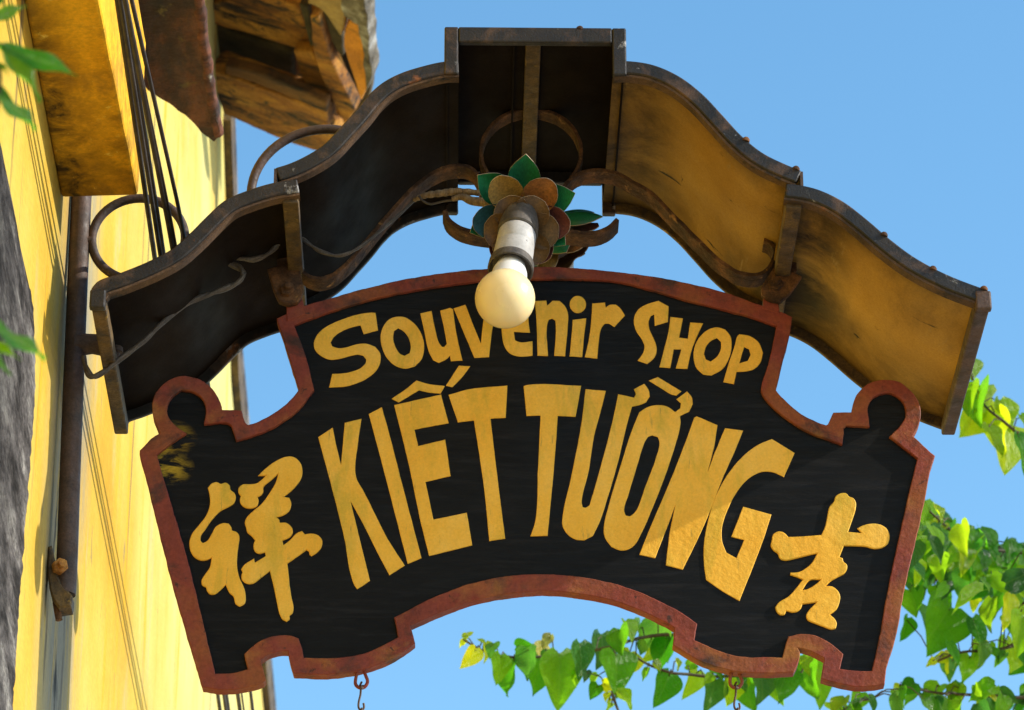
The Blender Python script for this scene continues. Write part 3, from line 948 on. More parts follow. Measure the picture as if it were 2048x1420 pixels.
inner = (crop(*G, [(250, 960), (230, 885), (350, 790), (540, 660), (470, 615), (390, 545), (340, 470), (335, 410), (365, 310), (420, 250), (490, 205),
                   (600, 225), (690, 285), (735, 360), (745, 430), (722, 566), (970, 555), (1005, 575), (1030, 640), (1062, 740), (1200, 700), (1400, 625),
                   (1560, 530), (1700, 430), (1882, 205)])
         + crop(*A_, [(270, 560), (188, 352), (300, 310), (500, 240), (800, 150), (1100, 85), (1400, 38)])
         + [(956, 562), (1020, 558.5), (1085, 557), (1160, 558), (1231, 562), (1302, 579), (1368, 598), (1450, 619), (1505, 634)]
         + crop(*B_, [(1875, 335), (1820, 600)])
         + crop(*J, [(115, 205), (130, 250), (250, 390), (400, 510), (600, 630), (800, 705), (945, 760), (962, 625), (955, 600), (990, 565), (1225, 577),
                     (1215, 490), (1203, 420), (1215, 350), (1250, 290), (1330, 245), (1430, 230), (1510, 270), (1570, 330), (1595, 420), (1585, 490),
                     (1545, 560), (1430, 680), (1560, 780), (1715, 900), (1690, 1000)])
         + crop(*I_, [(1810, 0), (1760, 290), (1695, 580), (1560, 578), (1435, 560), (1462, 440), (1380, 370), (1280, 310), (1180, 278), (1100, 278),
                      (1010, 297), (960, 470), (850, 465), (700, 468), (560, 450), (430, 410), (330, 365), (240, 325), (262, 195), (150, 110), (0, 30)])
         + [(1270, 1180), (1200, 1160), (1130, 1150), (1090, 1148), (1020, 1151), (940, 1167), (870, 1193)]
         + crop(*H, [(1775, 20), (1810, 195), (1700, 255), (1560, 320), (1400, 365), (1200, 382), (970, 380), (950, 290), (920, 205), (880, 188), (780, 178),
                     (680, 190), (560, 240), (435, 345), (470, 480), (330, 515), (180, 522), (55, 0)])
         + [(375, 1120)])
FT = 0.0052                                            # the frame stands this far proud of the board
bm = px_plate([outer, inner], -FT, 0.009, step=5, rough=0.9, ch=0.0009)
link('frame', bm, M_FRAME, sign)
bm = bmesh.new()
s = smooth(inner, True, 5, 36, 0.9)
lp = [Vector((q.x, q.z)) for q in (PY(p.x, p.y, -FT) for p in s)]
if area(lp) < 0:
    lp = lp[::-1]
plate(bm, [offset_loop(lp, 0.0012)], 0.0, 0.006, 0.0001)
link('board', bm, M_BLACK, sign)
for l in ([(572, 604), (604, 596), (612, 628), (574, 642)], [(1527, 590), (1558, 602), (1559, 628), (1526, 616)]):
    link('hanger_lug', px_plate([l], -FT - 0.0015, 0.006, rough=0.5, ch=0.0008), M_FRAME, sign)

C_, D_ = (620, 720, 2.958), (1020, 740, 2.9586)
E_, F_ = (370, 900, 4.057), (1530, 970, 4.7346)


def circ(cx, cy, rx, ry=None, n=14):
    ry = ry or rx
    return [(cx + rx * math.cos(2 * PI * k / n), cy + ry * math.sin(2 * PI * k / n)) for k in range(n)]


LET = [
    (A_, [[(345, 500), (365, 440), (430, 375), (540, 320), (660, 278), (790, 255), (832, 258), (850, 395), (738, 425), (712, 355), (640, 372), (560, 405),
           (505, 445), (478, 490), (490, 520), (540, 535), (600, 530), (680, 505), (760, 500), (830, 525), (868, 580), (870, 640), (845, 700), (790, 755),
           (700, 805), (600, 835), (465, 845), (490, 738), (560, 735), (640, 722), (710, 695), (752, 655), (758, 625), (735, 595), (690, 585), (620, 600),
           (540, 620), (470, 625), (400, 595), (355, 550)]]),
    (A_, [[(1000, 287), (1070, 295), (1140, 345), (1195, 430), (1215, 530), (1195, 620), (1140, 680), (1065, 695), (990, 675), (920, 610), (880, 520), (872, 430),
           (900, 350), (945, 305)],
          [(1010, 378), (1050, 400), (1090, 450), (1108, 530), (1100, 575), (1060, 595), (1025, 580), (990, 530), (970, 460), (978, 400)]]),
    (A_, [[(1183, 262), (1272, 242), (1300, 380), (1330, 490), (1355, 525), (1372, 525), (1392, 500), (1375, 400), (1340, 240), (1420, 217), (1442, 228),
           (1465, 400), (1515, 632), (1425, 638), (1418, 595), (1385, 625), (1330, 652), (1285, 630), (1250, 560), (1215, 400)]]),
    (A_, [[(1447, 222), (1540, 192), (1600, 350), (1662, 500), (1668, 420), (1690, 250), (1780, 240), (1760, 330), (1725, 605), (1610, 612), (1530, 420)]]),
    ((0, 0, 1), [[(1065, 711), (1035, 712), (1018, 705), (1008, 690), (1004, 668), (1003, 640), (1010, 620), (1025, 607), (1045, 606), (1056, 618),
                  (1057, 639), (1060, 665), (1028, 663), (1030, 680), (1040, 684), (1065, 682)]]),
    (B_, [[(110, 152), (192, 148), (200, 185), (240, 150), (290, 152), (330, 190), (352, 250), (350, 330), (330, 555), (250, 553), (262, 330), (258, 295),
           (235, 280), (210, 290), (198, 330), (205, 553), (128, 552), (120, 300)]]),
    (B_, [circ(423, 177, 60, 63)], [[(385, 290), (485, 278), (470, 400), (455, 562), (362, 556), (378, 400)]]),
    (B_, [[(528, 170), (622, 162), (628, 200), (655, 180), (700, 178), (735, 205), (768, 258), (690, 343), (650, 318), (620, 318), (598, 345), (580, 420),
           (565, 573), (473, 562), (500, 450), (520, 300)]]),
    (B_, [[(1012, 150), (1088, 192), (1082, 305), (985, 333), (982, 250), (958, 262), (942, 300), (945, 350), (970, 410), (995, 470), (1000, 520), (980, 570),
           (932, 612), (860, 588), (900, 530), (910, 480), (890, 430), (850, 370), (833, 310), (838, 260), (870, 210), (930, 175)]]),
    (B_, [[(1100, 268), (1192, 280), (1165, 420), (1228, 428), (1245, 308), (1340, 315), (1300, 400), (1260, 500), (1225, 648), (1140, 645), (1180, 505),
           (1125, 505), (1100, 642), (1020, 636), (1055, 500), (1085, 380)]]),
    (B_, [[(1440, 345), (1500, 360), (1540, 410), (1548, 480), (1530, 570), (1480, 650), (1400, 697), (1340, 690), (1290, 640), (1270, 560), (1280, 480),
           (1310, 420), (1370, 365)],
          [(1440, 422), (1470, 450), (1470, 500), (1440, 560), (1395, 595), (1360, 580), (1345, 540), (1360, 490), (1395, 445)]]),
    (B_, [[(1605, 395), (1680, 408), (1745, 455), (1778, 530), (1760, 600), (1710, 650), (1640, 668), (1585, 670), (1565, 760), (1487, 745), (1520, 630),
           (1570, 480), (1590, 410)],
          [(1640, 488), (1675, 505), (1688, 545), (1665, 590), (1605, 608)]]),
    (C_, [[(48, 455), (135, 398), (150, 480), (183, 620), (205, 370), (305, 347), (285, 480), (272, 690), (320, 780), (380, 900), (450, 1040), (560, 1215),
           (470, 1272), (400, 1140), (310, 960), (240, 835), (275, 980), (355, 1305), (280, 1355), (262, 1330), (200, 1040), (120, 720)]]),
    (C_, [[(348, 318), (425, 278), (470, 440), (560, 790), (660, 1170), (578, 1205), (480, 820)]]),
    (C_, [[(498, 265), (775, 203), (820, 372), (618, 410), (640, 508), (800, 470), (832, 685), (683, 720), (730, 943), (928, 902), (960, 1095), (705, 1158),
           (660, 980), (580, 600)]],
     [[(483, 228), (560, 175), (630, 120), (700, 140), (798, 152), (772, 197), (700, 190), (645, 178), (590, 210), (525, 250)]],
     [[(804, 150), (880, 32), (948, 35), (900, 100), (842, 160)]]),
    (C_, [[(820, 205), (940, 172), (1168, 150), (1158, 340), (1068, 346), (1100, 620), (1155, 1055), (1060, 1070), (1030, 760), (970, 356), (875, 368)]]),
    (D_, [[(80, 95), (100, 88), (422, 92), (388, 275), (283, 270), (262, 560), (222, 980), (120, 983), (148, 900), (165, 600), (180, 268), (98, 270)]]),
    (D_, [[(447, 112), (568, 122), (535, 250), (500, 380), (465, 600), (425, 780), (430, 810), (448, 815), (470, 800), (500, 700), (550, 520), (600, 330),
           (640, 142), (735, 162), (745, 140), (733, 112), (795, 80), (822, 120), (828, 155), (805, 190), (760, 208), (722, 215), (690, 330), (640, 540),
           (570, 780), (530, 900), (490, 980), (440, 1007), (390, 1002), (335, 965), (310, 915), (312, 860), (360, 640), (420, 330)]]),
    (D_, [[(865, 207), (930, 215), (978, 247), (1008, 225), (1012, 195), (985, 172), (1048, 125), (1075, 160), (1082, 200), (1060, 245), (1005, 272), (1010, 310),
           (985, 420), (920, 620), (850, 800), (790, 940), (740, 1030), (700, 1060), (650, 1065), (600, 1045), (560, 985), (555, 930), (590, 780), (650, 580),
           (720, 360), (765, 250), (810, 220)],
          [(842, 385), (875, 395), (885, 430), (860, 530), (800, 690), (740, 840), (710, 865), (685, 860), (675, 830), (700, 740), (760, 540), (800, 420),
           (818, 393)]],
     [[(822, 62), (875, 40), (940, 80), (1015, 125), (985, 150), (960, 145), (900, 110)]]),
    (D_, [[(1090, 280), (1105, 272), (1228, 325), (1210, 440), (1170, 600), (1215, 480), (1272, 343), (1380, 357), (1330, 480), (1250, 660), (1190, 820),
           (1120, 980), (1022, 1180), (922, 1155), (945, 960), (978, 800), (930, 930), (858, 1112), (765, 1092), (830, 930), (950, 650), (1040, 420)]]),
    (D_, [[(1550, 407), (1685, 490), (1620, 632), (1560, 605), (1490, 602), (1420, 635), (1350, 710), (1290, 820), (1255, 930), (1255, 1010), (1280, 1080),
           (1340, 1112), (1385, 1005), (1310, 985), (1380, 808), (1547, 855), (1500, 1000), (1358, 1365), (1260, 1310), (1160, 1240), (1148, 1150),
           (1148, 1020), (1170, 900), (1220, 740), (1300, 600), (1400, 490), (1480, 435)]]),
]
for ent in LET:
    bm = bmesh.new()
    for loops in ent[1:]:
        px_plate([crop(*ent[0], l) for l in loops], -0.0011, 0.001, step=2.5, corner=34, rough=0.35, ch=0.0005, bm=bm)
    link('letter', bm, M_GOLD, sign)
CH1 = [[(185, 305), (215, 270), (260, 258), (290, 272), (330, 262), (362, 285), (370, 322), (400, 345), (412, 385), (395, 430), (350, 460), (290, 490), (220, 560),
        (165, 640), (130, 690), (127, 735), (145, 753), (180, 735), (215, 680), (250, 620), (310, 590), (355, 595), (378, 630), (380, 650), (420, 665), (440, 695),
        (435, 760), (425, 840), (422, 940), (440, 1030), (480, 1120), (492, 1180), (485, 1240), (445, 1268), (410, 1245), (392, 1185), (360, 1155), (330, 1090),
        (290, 1130), (240, 1168), (200, 1165), (175, 1135), (172, 1112), (140, 1095), (132, 1060), (160, 1010), (200, 950), (216, 870), (180, 888), (130, 893),
        (80, 870), (45, 820), (35, 750), (55, 680), (110, 610), (170, 530), (200, 450), (200, 370)],
       [(592, 207), (650, 150), (740, 85), (830, 50), (890, 58), (940, 110), (952, 175), (940, 230), (880, 310), (800, 378), (845, 385), (862, 430), (845, 490),
        (800, 525), (742, 543), (765, 565), (768, 588), (820, 588), (865, 625), (875, 660), (855, 700), (790, 732), (798, 770), (850, 730), (910, 670), (950, 655),
        (972, 682), (1020, 675), (1080, 690), (1112, 730), (1108, 780), (1075, 825), (1025, 858), (1010, 845), (1005, 820), (985, 808), (920, 855), (830, 918),
        (840, 1000), (850, 1100), (865, 1200), (880, 1270), (872, 1320), (848, 1340), (848, 1370), (825, 1390), (790, 1370), (765, 1320), (745, 1230), (720, 1110),
        (688, 978), (620, 1030), (550, 1080), (500, 1080), (462, 1050), (458, 1010), (466, 990), (455, 965), (480, 930), (560, 878), (566, 912), (655, 858),
        (648, 828), (600, 838), (568, 820), (555, 770), (568, 730), (540, 695), (505, 665), (495, 625), (485, 590), (500, 545), (550, 495), (620, 435), (690, 340),
        (740, 250), (755, 190), (700, 240), (635, 300), (635, 335), (615, 365), (588, 378), (597, 410), (585, 450), (545, 470), (490, 465), (450, 430), (445, 395),
        (453, 372), (432, 340), (435, 305), (465, 278), (530, 275), (580, 268), (620, 240), (658, 205)]]
CH2 = [[(655, 150), (665, 110), (710, 78), (770, 77), (795, 105), (840, 125), (862, 170), (858, 230), (830, 320), (787, 442), (915, 453), (875, 408), (930, 380),
        (1020, 363), (1100, 375), (1160, 420), (1180, 490), (1165, 550), (1110, 590), (1030, 600), (950, 580), (860, 575), (748, 572), (705, 680), (735, 690),
        (745, 725), (775, 750), (778, 790), (750, 835), (680, 875), (620, 910), (575, 955), (640, 960), (690, 1000), (712, 1050), (705, 1110), (680, 1170),
        (615, 1225), (660, 1265), (680, 1310), (670, 1355), (630, 1365), (570, 1345), (480, 1310), (405, 1275), (390, 1235), (420, 1180), (490, 1108), (355, 1125),
        (340, 1165), (300, 1198), (250, 1202), (205, 1188), (185, 1225), (150, 1228), (110, 1195), (98, 1155), (130, 1110), (220, 1055), (290, 980), (358, 893),
        (290, 865), (238, 848), (240, 828), (320, 822), (380, 790), (440, 740), (495, 645), (400, 665), (300, 690), (180, 710), (140, 690), (120, 645), (85, 620),
        (55, 570), (65, 520), (75, 470), (110, 442), (160, 440), (200, 465), (220, 490), (350, 485), (535, 470), (570, 390), (595, 270), (610, 205)],
       [(425, 900), (530, 893), (490, 930), (400, 985), (352, 993)]]
bm = bmesh.new()
for l in CH1:
    px_plate([crop(*E_, l)], -0.0024, 0.001, step=2.5, corner=50, ch=0.0008, bm=bm)
link('character', bm, M_GOLD, sign)
link('character', px_plate([crop(*F_, l) for l in CH2], -0.0024, 0.001, step=2.5, corner=50, ch=0.0008), M_GOLD, sign)

# wire loops and chains under the sign
for a, b, lab in ((722, 1340, 'rusty wire hook and chain hanging under the left half of the sign'),
                  (1470, 1340, 'rusty wire hook and chain hanging under the right half of the sign')):
    c = PY(a, b, 0.002)
    bm = bmesh.new()
    s_ = 1 / 1800.0
    tube(bm, spline3([c + Vector((x * s_, 0, -z * s_ * 1.1)) for x, z in ((-4, -4), (-9, 12), (-10, 26), (-3, 33), (7, 32), (13, 22), (9, 10), (3, -4))], 6), 0.0019, 8)
    link('eyelet', bm, M_FRAME, sign, smooth_angle=60)
    ch = root('hanging_chain', lab, 'chain', c + Vector((0, 0, -0.19)), 'chains hanging under the sign')
    bm = bmesh.new()
    p = [(2, 24), (-2, 30), (3, 36), (5, 28), (1, 34), (0, 46), (-3, 60), (-3, 70), (2, 76), (7, 70), (6, 62)]
    tube(bm, spline3([c + Vector((x * s_, (0.0025 if k % 2 else -0.0025) if k < 5 else 0, -z * s_ * 1.1)) for k, (x, z) in enumerate(p)], 5), 0.0012, 7)
    link('wire_hook', bm, M_PIPE, ch, smooth_angle=60)
    z = c.z - 72 * s_ * 1.1
    for k in range(9):
        bm = bmesh.new()
        L_, W_ = 0.0075, 0.0032
        ring = []
        for j in range(20):
            t = 2 * PI * j / 20
            u, w = W_ * math.cos(t), (L_ - W_) * (1 if math.sin(t) > 0 else -1) * min(1, abs(math.sin(t)) * 3) + W_ * math.sin(t)
            ring.append(Vector((c.x + 0.0016 + (u if k % 2 else 0), c.y + (0 if k % 2 else u), z - L_ + w)))
        tube(bm, ring, 0.0011, 7, closed=True)
        link('chain_link', bm, M_PIPE, ch, smooth_angle=60)
        z -= 2 * L_ - 0.0026


# ------------------------------------------------------------------ lotus lamps
PROF_P = [(0, 0.42), (0.2, 0.78), (0.4, 0.97), (0.55, 1.0), (0.7, 0.88), (0.84, 0.58), (0.95, 0.2), (1, 0.02)]
PROF_B = [(0, 0.5), (0.25, 0.82), (0.5, 1.0), (0.7, 0.98), (0.84, 0.82), (0.94, 0.58), (1, 0.36)]


def petal(bm, base, axis, az_, flare, length, width, cup=0.3, curl=0.0, blunt=0.0, r0=0.008, thick=0.0011):
    axis = axis.normalized()
    ex = Vector((1, 0, 0)) - axis * axis.x
    ex.normalize()
    ey = axis.cross(ex)
    rad = ex * math.cos(az_) + ey * math.sin(az_)
    side = axis.cross(rad)
    nu, nv = 14, 8
    top_, bot = [], []
    for i in range(nu + 1):
        t = i / nu
        fl = flare + curl * t
        d = axis * math.cos(fl) + rad * math.sin(fl)
        nn = rad * math.cos(fl) - axis * math.sin(fl)
        tab = PROF_B if blunt else PROF_P
        for (t0, w0), (t1, w1) in zip(tab, tab[1:]):
            if t0 <= t <= t1 + 1e-9:
                w = width * (w0 + (w1 - w0) * (t - t0) / (t1 - t0))
        ra, rb = [], []
        for j in range(nv + 1):
            s = 2 * j / nv - 1
            p = base + rad * r0 + d * (length * t) + side * (w * s) - nn * (cup * w * s * s)
            ra.append(bm.verts.new(p))
            rb.append(bm.verts.new(p + nn * thick))
        top_.append(ra)
        bot.append(rb)
    for i in range(nu):
        for j in range(nv):
            bm.faces.new((top_[i][j], top_[i][j + 1], top_[i + 1][j + 1], top_[i + 1][j]))
            bm.faces.new((bot[i][j + 1], bot[i][j], bot[i + 1][j], bot[i + 1][j + 1]))
    for i in range(nu):
        for j in (0, nv):
            f = bm.faces.new((top_[i][j], top_[i + 1][j], bot[i + 1][j], bot[i][j]))
            f.material_index = 1
    for i in (0, nu):
        for j in range(nv):
            f = bm.faces.new((top_[i][j], top_[i][j + 1], bot[i][j + 1], bot[i][j]))
            f.material_index = 1


def lotus(base, ax, lamp_ax, label, front):
    t = root('lotus_lamp', label, 'lamp', base, 'lotus lamps above the sign')
    R_ = math.radians
    up = CU
    for k, d in enumerate((86, 142, 18, 204, 262, 322)):
        bm = bmesh.new()
        petal(bm, base - ax * 0.020 + up * 0.003, ax, R_(d), R_(84), 0.064, 0.0180, cup=0.50, curl=R_(-24), r0=0.006)
        link('petal', bm, [M_GREEN, M_CUT], t, smooth_angle=50)
    for d, m in ((52, M_ORANGE), (122, M_OCHREP), (186, M_TEAL), (352, M_PLUM), (240, M_PLUM), (300, M_PLUM)):
        bm = bmesh.new()
        petal(bm, base - ax * 0.012 - up * 0.007, ax, R_(d), R_(80), 0.053, 0.0190, cup=0.42, curl=R_(-16), blunt=1, r0=0.006)
        link('petal', bm, [m, M_CUT], t, smooth_angle=50)
    for k, d in enumerate((62, 118, 180, 238, 300, 0)):
        bm = bmesh.new()
        petal(bm, base + ax * (0.002 - 0.0012 * (k % 2)) - up * 0.020, ax, R_(d), R_(60), 0.035, 0.0200, cup=0.30, curl=R_(16), blunt=1, r0=0.007)
        link('petal', bm, [M_BROWNP, M_CUT], t, smooth_angle=50)
    bm = bmesh.new()
    lathe(bm, base - ax * 0.02, ax, [(0, 0.006), (0.004, 0.014), (0.016, 0.017), (0.028, 0.016), (0.03, 0.0)], 20)
    link('flower_base', bm, M_BROWNP, t, smooth_angle=40)
    bm = bmesh.new()
    b2 = (BC - lamp_ax * 0.1185) if front else base + lamp_ax * 0.004
    lathe(bm, b2, lamp_ax, [(-0.03, 0.0), (-0.03, 0.018), (-0.012, 0.0215), (0.004, 0.0225), (0.0055, 0.021)], 32)
    link('socket_cap', bm, M_SOCKD, t, smooth_angle=40)
    bm = bmesh.new()
    lathe(bm, b2, lamp_ax, [(0.0056, 0.0), (0.0056, 0.0200), (0.008, 0.0209), (0.030, 0.0213), (0.0305, 0.0209), (0.032, 0.0209), (0.0325, 0.0214), (0.058, 0.0220), (0.0582, 0.0)], 32)
    link('socket', bm, M_SOCK, t, smooth_angle=40)
    bm = bmesh.new()
    lathe(bm, b2, lamp_ax, [(0.0570, 0.0222), (0.0585, 0.0245), (0.069, 0.0250), (0.070, 0.0236), (0.062, 0.0205), (0.060, 0.0)], 32, cap0=False, cap1=False)
    link('socket_rim', bm, M_SOCKD, t, smooth_angle=40)
    bm = bmesh.new()
    lathe(bm, b2, lamp_ax, [(0.0605, 0.0), (0.0605, 0.0150), (0.066, 0.0165), (0.076, 0.0190), (0.092, 0.0200), (0.096, 0.0225), (0.0985, 0.0255)], 32)
    bc = link('bulb_collar', bm, M_BULBW, t, smooth_angle=40)
    bm = bmesh.new()
    c0, rb = 0.1185, 0.0322
    pr = []
    a0 = math.asin(0.0250 / rb)
    for k in range(25):
        a = a0 + (PI - a0) * k / 24
        pr.append((c0 - rb * math.cos(a), rb * math.sin(a) if k < 24 else 0.0))
    lathe(bm, b2, lamp_ax, pr, 40)
    link('bulb', bm, M_BULB, t, smooth_angle=60)
    return t


LB = PY(1043, 424, -0.115)
BC = PY(1010, 597, -0.176)
lax = (BC - LB).normalized()
fax = (-CV - CU * 0.12).normalized()
lotus(LB, fax, lax, 'lotus flower lamp with cream bulb hanging in front of the sign top', True)
lb2 = PY(1112, 478, 0.10)
lotus(lb2, Vector((0.62, 0.50, -0.60)).normalized(), Vector((0.0, 0.80, -0.60)).normalized(), 'second lotus lamp mostly hidden behind the sign, its petals showing at right',
      False)
# pipe carrying both lamps
bm = bmesh.new()
tube(bm, spline3([LB + Vector((0, 0.03, 0.01)), PY(1060, 420, -0.02), PY(1075, 430, 0.05), lb2], 8), 0.008, 10)
link('lamp_arm', bm, M_RUST, canopy, smooth_angle=60)

# ------------------------------------------------------------------ lamp wire
wire_px = [(168, 712), (172, 735), (183, 753), (204, 746), (232, 724), (262, 702), (290, 680), (318, 652), (350, 624), (385, 602), (420, 588), (450, 577), (474, 566),
           (486, 552), (482, 538), (462, 528), (441, 520), (446, 513), (470, 514), (505, 519), (535, 508), (556, 490)]
w3 = spline3([PY(a, b, -0.045) for a, b in wire_px], 8)
wb = [(560, 486), (598, 476), (618, 488), (640, 502), (672, 511), (700, 505), (728, 488), (760, 462), (800, 428), (835, 396), (870, 386)]
w4 = spline3([PY(a, b, -0.035) for a, b in wb], 8)
wire = root('lamp_wire', 'twisted grey electric wire strung under the canopy to the lotus lamp', 'wire', PY(168, 712, -0.045))
bm = bmesh.new()
for ph in (0, PI):
    for line, r in ((w3, 0.0026), (w4, 0.0016)):
        pts = []
        for k, p in enumerate(line):
            a = k * 0.24 + ph
            amp = r * 0.55 * min(1, k / 12)
            pts.append(p + Vector((math.cos(a) * amp * 0.6, math.sin(a) * amp, math.cos(a) * amp)))
        tube(bm, pts, r, 7)
link('twisted_pair', bm, M_WIRE, wire, smooth_angle=60)
bm = bmesh.new()
tube(bm, spline3([PY(828, 400, -0.04), PY(850, 391, -0.05), PY(885, 386, -0.056), PY(915, 383, -0.06), PY(960, 386, -0.07)], 10),
     lambda t: 0.0024 + 0.0018 * math.sin(t * 2.6) + 0.0004 * math.sin(t * 60), 12)
tube(bm, spline3([PY(905, 398, -0.06), PY(925, 394, -0.065), PY(945, 402, -0.07), PY(985, 405, -0.08)], 6), lambda t: 0.003 + 0.003 * t, 8)
link('tape_wrap', bm, M_TAPE, wire, smooth_angle=60)
bm = bmesh.new()
tube(bm, spline3([PY(838, 392, -0.05), PY(846, 402, -0.05), (PY(862, 408, -0.05)), PY(890, 402, -0.055), PY(925, 398, -0.065)], 8), 0.0013, 7)
link('loose_strand', bm, M_CABLE, wire, smooth_angle=60)


# ------------------------------------------------------------------ leaves
def leaf_mesh(name, kind, seed, m):
    r = random.Random(seed)
    bm = bmesh.new()
    nu, nv = 11, 6
    G_ = []
    bend, fold = r.uniform(-0.25, 0.75), r.uniform(0.10, 0.75)
    skew, wav = r.uniform(-0.16, 0.16), r.uniform(0.02, 0.075)
    wid, tip = r.uniform(0.31, 0.42), r.uniform(0.50, 0.68)
    for i in range(nu + 1):
        t = i / nu
        if kind == 'heart':
            w = wid * (max(0.0, math.sin(PI * min(1, (t * 0.985 + 0.015)) ** tip)) ** 0.85) * (1 - 0.3 * t)
            if i == nu:
                w = 0.0
        else:
            w = 0.135 * max(0.0, math.sin(PI * t ** 0.85)) ** 0.9
        row = []
        for j in range(nv + 1):
            s = 2 * j / nv - 1
            back = -0.10 * (abs(s) ** 1.4) * (1 - t) ** 3 if kind == 'heart' else 0
            z = fold * abs(s) * w - bend * t * t * 0.5 + wav * math.sin(t * 11 + s * 2 + seed) * abs(s)
            row.append(bm.verts.new((w * s + skew * t * t, t + back, z)))
        G_.append(row)
    for i in range(nu):
        for j in range(nv):
            bm.faces.new((G_[i][j], G_[i][j + 1], G_[i + 1][j + 1], G_[i + 1][j]))
    bmesh.ops.remove_doubles(bm, verts=bm.verts, dist=1e-5)
    me = bpy.data.meshes.new(name)
    bm.to_mesh(me)
    bm.free()
    me.polygons.foreach_set('use_smooth', [True] * len(me.polygons))
    me.materials.append(m)
    return me


def veins(m):
    """paler midrib and side veins drawn in the leaf's own coordinates"""
    N, L = m.node_tree.nodes, m.node_tree.links
    bs = next(n for n in N if n.type == 'BSDF_PRINCIPLED')
    src = bs.inputs['Base Color'].links[0].from_socket
    tc = next(n for n in N if n.type == 'TEX_COORD')
    sx = N.new('ShaderNodeSeparateXYZ')
    L.new(tc.outputs['Object'], sx.inputs[0])

    def op(o, a, b=None):
        n = N.new('ShaderNodeMath')
        n.operation = o
        for k, v in enumerate((a, b)):
            if v is None:
                continue
            if isinstance(v, (int, float)):
                n.inputs[k].default_value = v
            else:
                L.new(v, n.inputs[k])
        return n.outputs[0]
    ax_ = op('ABSOLUTE', sx.outputs['X'])
    mid = op('LESS_THAN', ax_, 0.016)
    q = op('FRACT', op('MULTIPLY', op('SUBTRACT', sx.outputs['Y'], op('MULTIPLY', ax_, 0.8)), 6.5))
    sv = op('MULTIPLY', op('LESS_THAN', q, 0.11), 0.55)
    f = op('MULTIPLY', op('MAXIMUM', mid, sv), 0.5)
    mx = N.new('ShaderNodeMix')
    mx.data_type = 'RGBA'
    L.new(f, mx.inputs['Factor'])
    L.new(src, mx.inputs['A'])
    mx.inputs['B'].default_value = (0.26, 0.36, 0.10, 1)
    L.new(mx.outputs['Result'], bs.inputs['Base Color'])
    return m


# leaf textures are in leaf-length units, so give them their own scale
def leaf_mat(name, c0, c1, trans, spot=None):
    return veins(mat(name, [(0.3, c0), (0.7, c1)], scale=2.2, rough=(0.22, 0.40), bump=0.8, bscale=5, bdist=0.05, spec=0.6, bstretch=(2.4, 1, 1), trans=trans, rand=0.38,
               spots=[spot] if spot else [], grain=0.12, gscale=30))


LM = [leaf_mat('leaf_green', (0.060, 0.20, 0.012), (0.11, 0.31, 0.022), 0.60, ((0.24, 0.30, 0.07), 3.0, 0.62, 0.76, U1)),
      leaf_mat('leaf_deep_green', (0.030, 0.14, 0.036), (0.055, 0.21, 0.055), 0.45),
      leaf_mat('leaf_yellow_green', (0.17, 0.30, 0.010), (0.27, 0.38, 0.025), 0.60, ((0.32, 0.22, 0.06), 3.0, 0.62, 0.76, U1)),
      leaf_mat('leaf_pale', (0.34, 0.38, 0.20), (0.46, 0.46, 0.28), 0.35)]
HEART = [[leaf_mesh('leaf', 'heart', 10 * a + k, LM[a]) for k in range(8)] for a in range(4)]
LANCE = [leaf_mesh('leaf', 'lance', 90 + k, LM[(1, 0, 1)[k]]) for k in range(3)]


def add_leaf(parent, mesh, base, tip_dir, nrm, size, wscale=1.0):
    d = tip_dir.normalized()
    n = (nrm - d * nrm.dot(d)).normalized()
    x = d.cross(n)
    o = bpy.data.objects.new('leaf', mesh)
    COL.objects.link(o)
    o.parent = parent
    b = base - origin(parent)
    o.matrix_local = Matrix(((x.x * size * wscale, d.x * size, n.x * size, b.x), (x.y * size * wscale, d.y * size, n.y * size, b.y),
                             (x.z * size * wscale, d.z * size, n.z * size, b.z), (0, 0, 0, 1)))
    return o


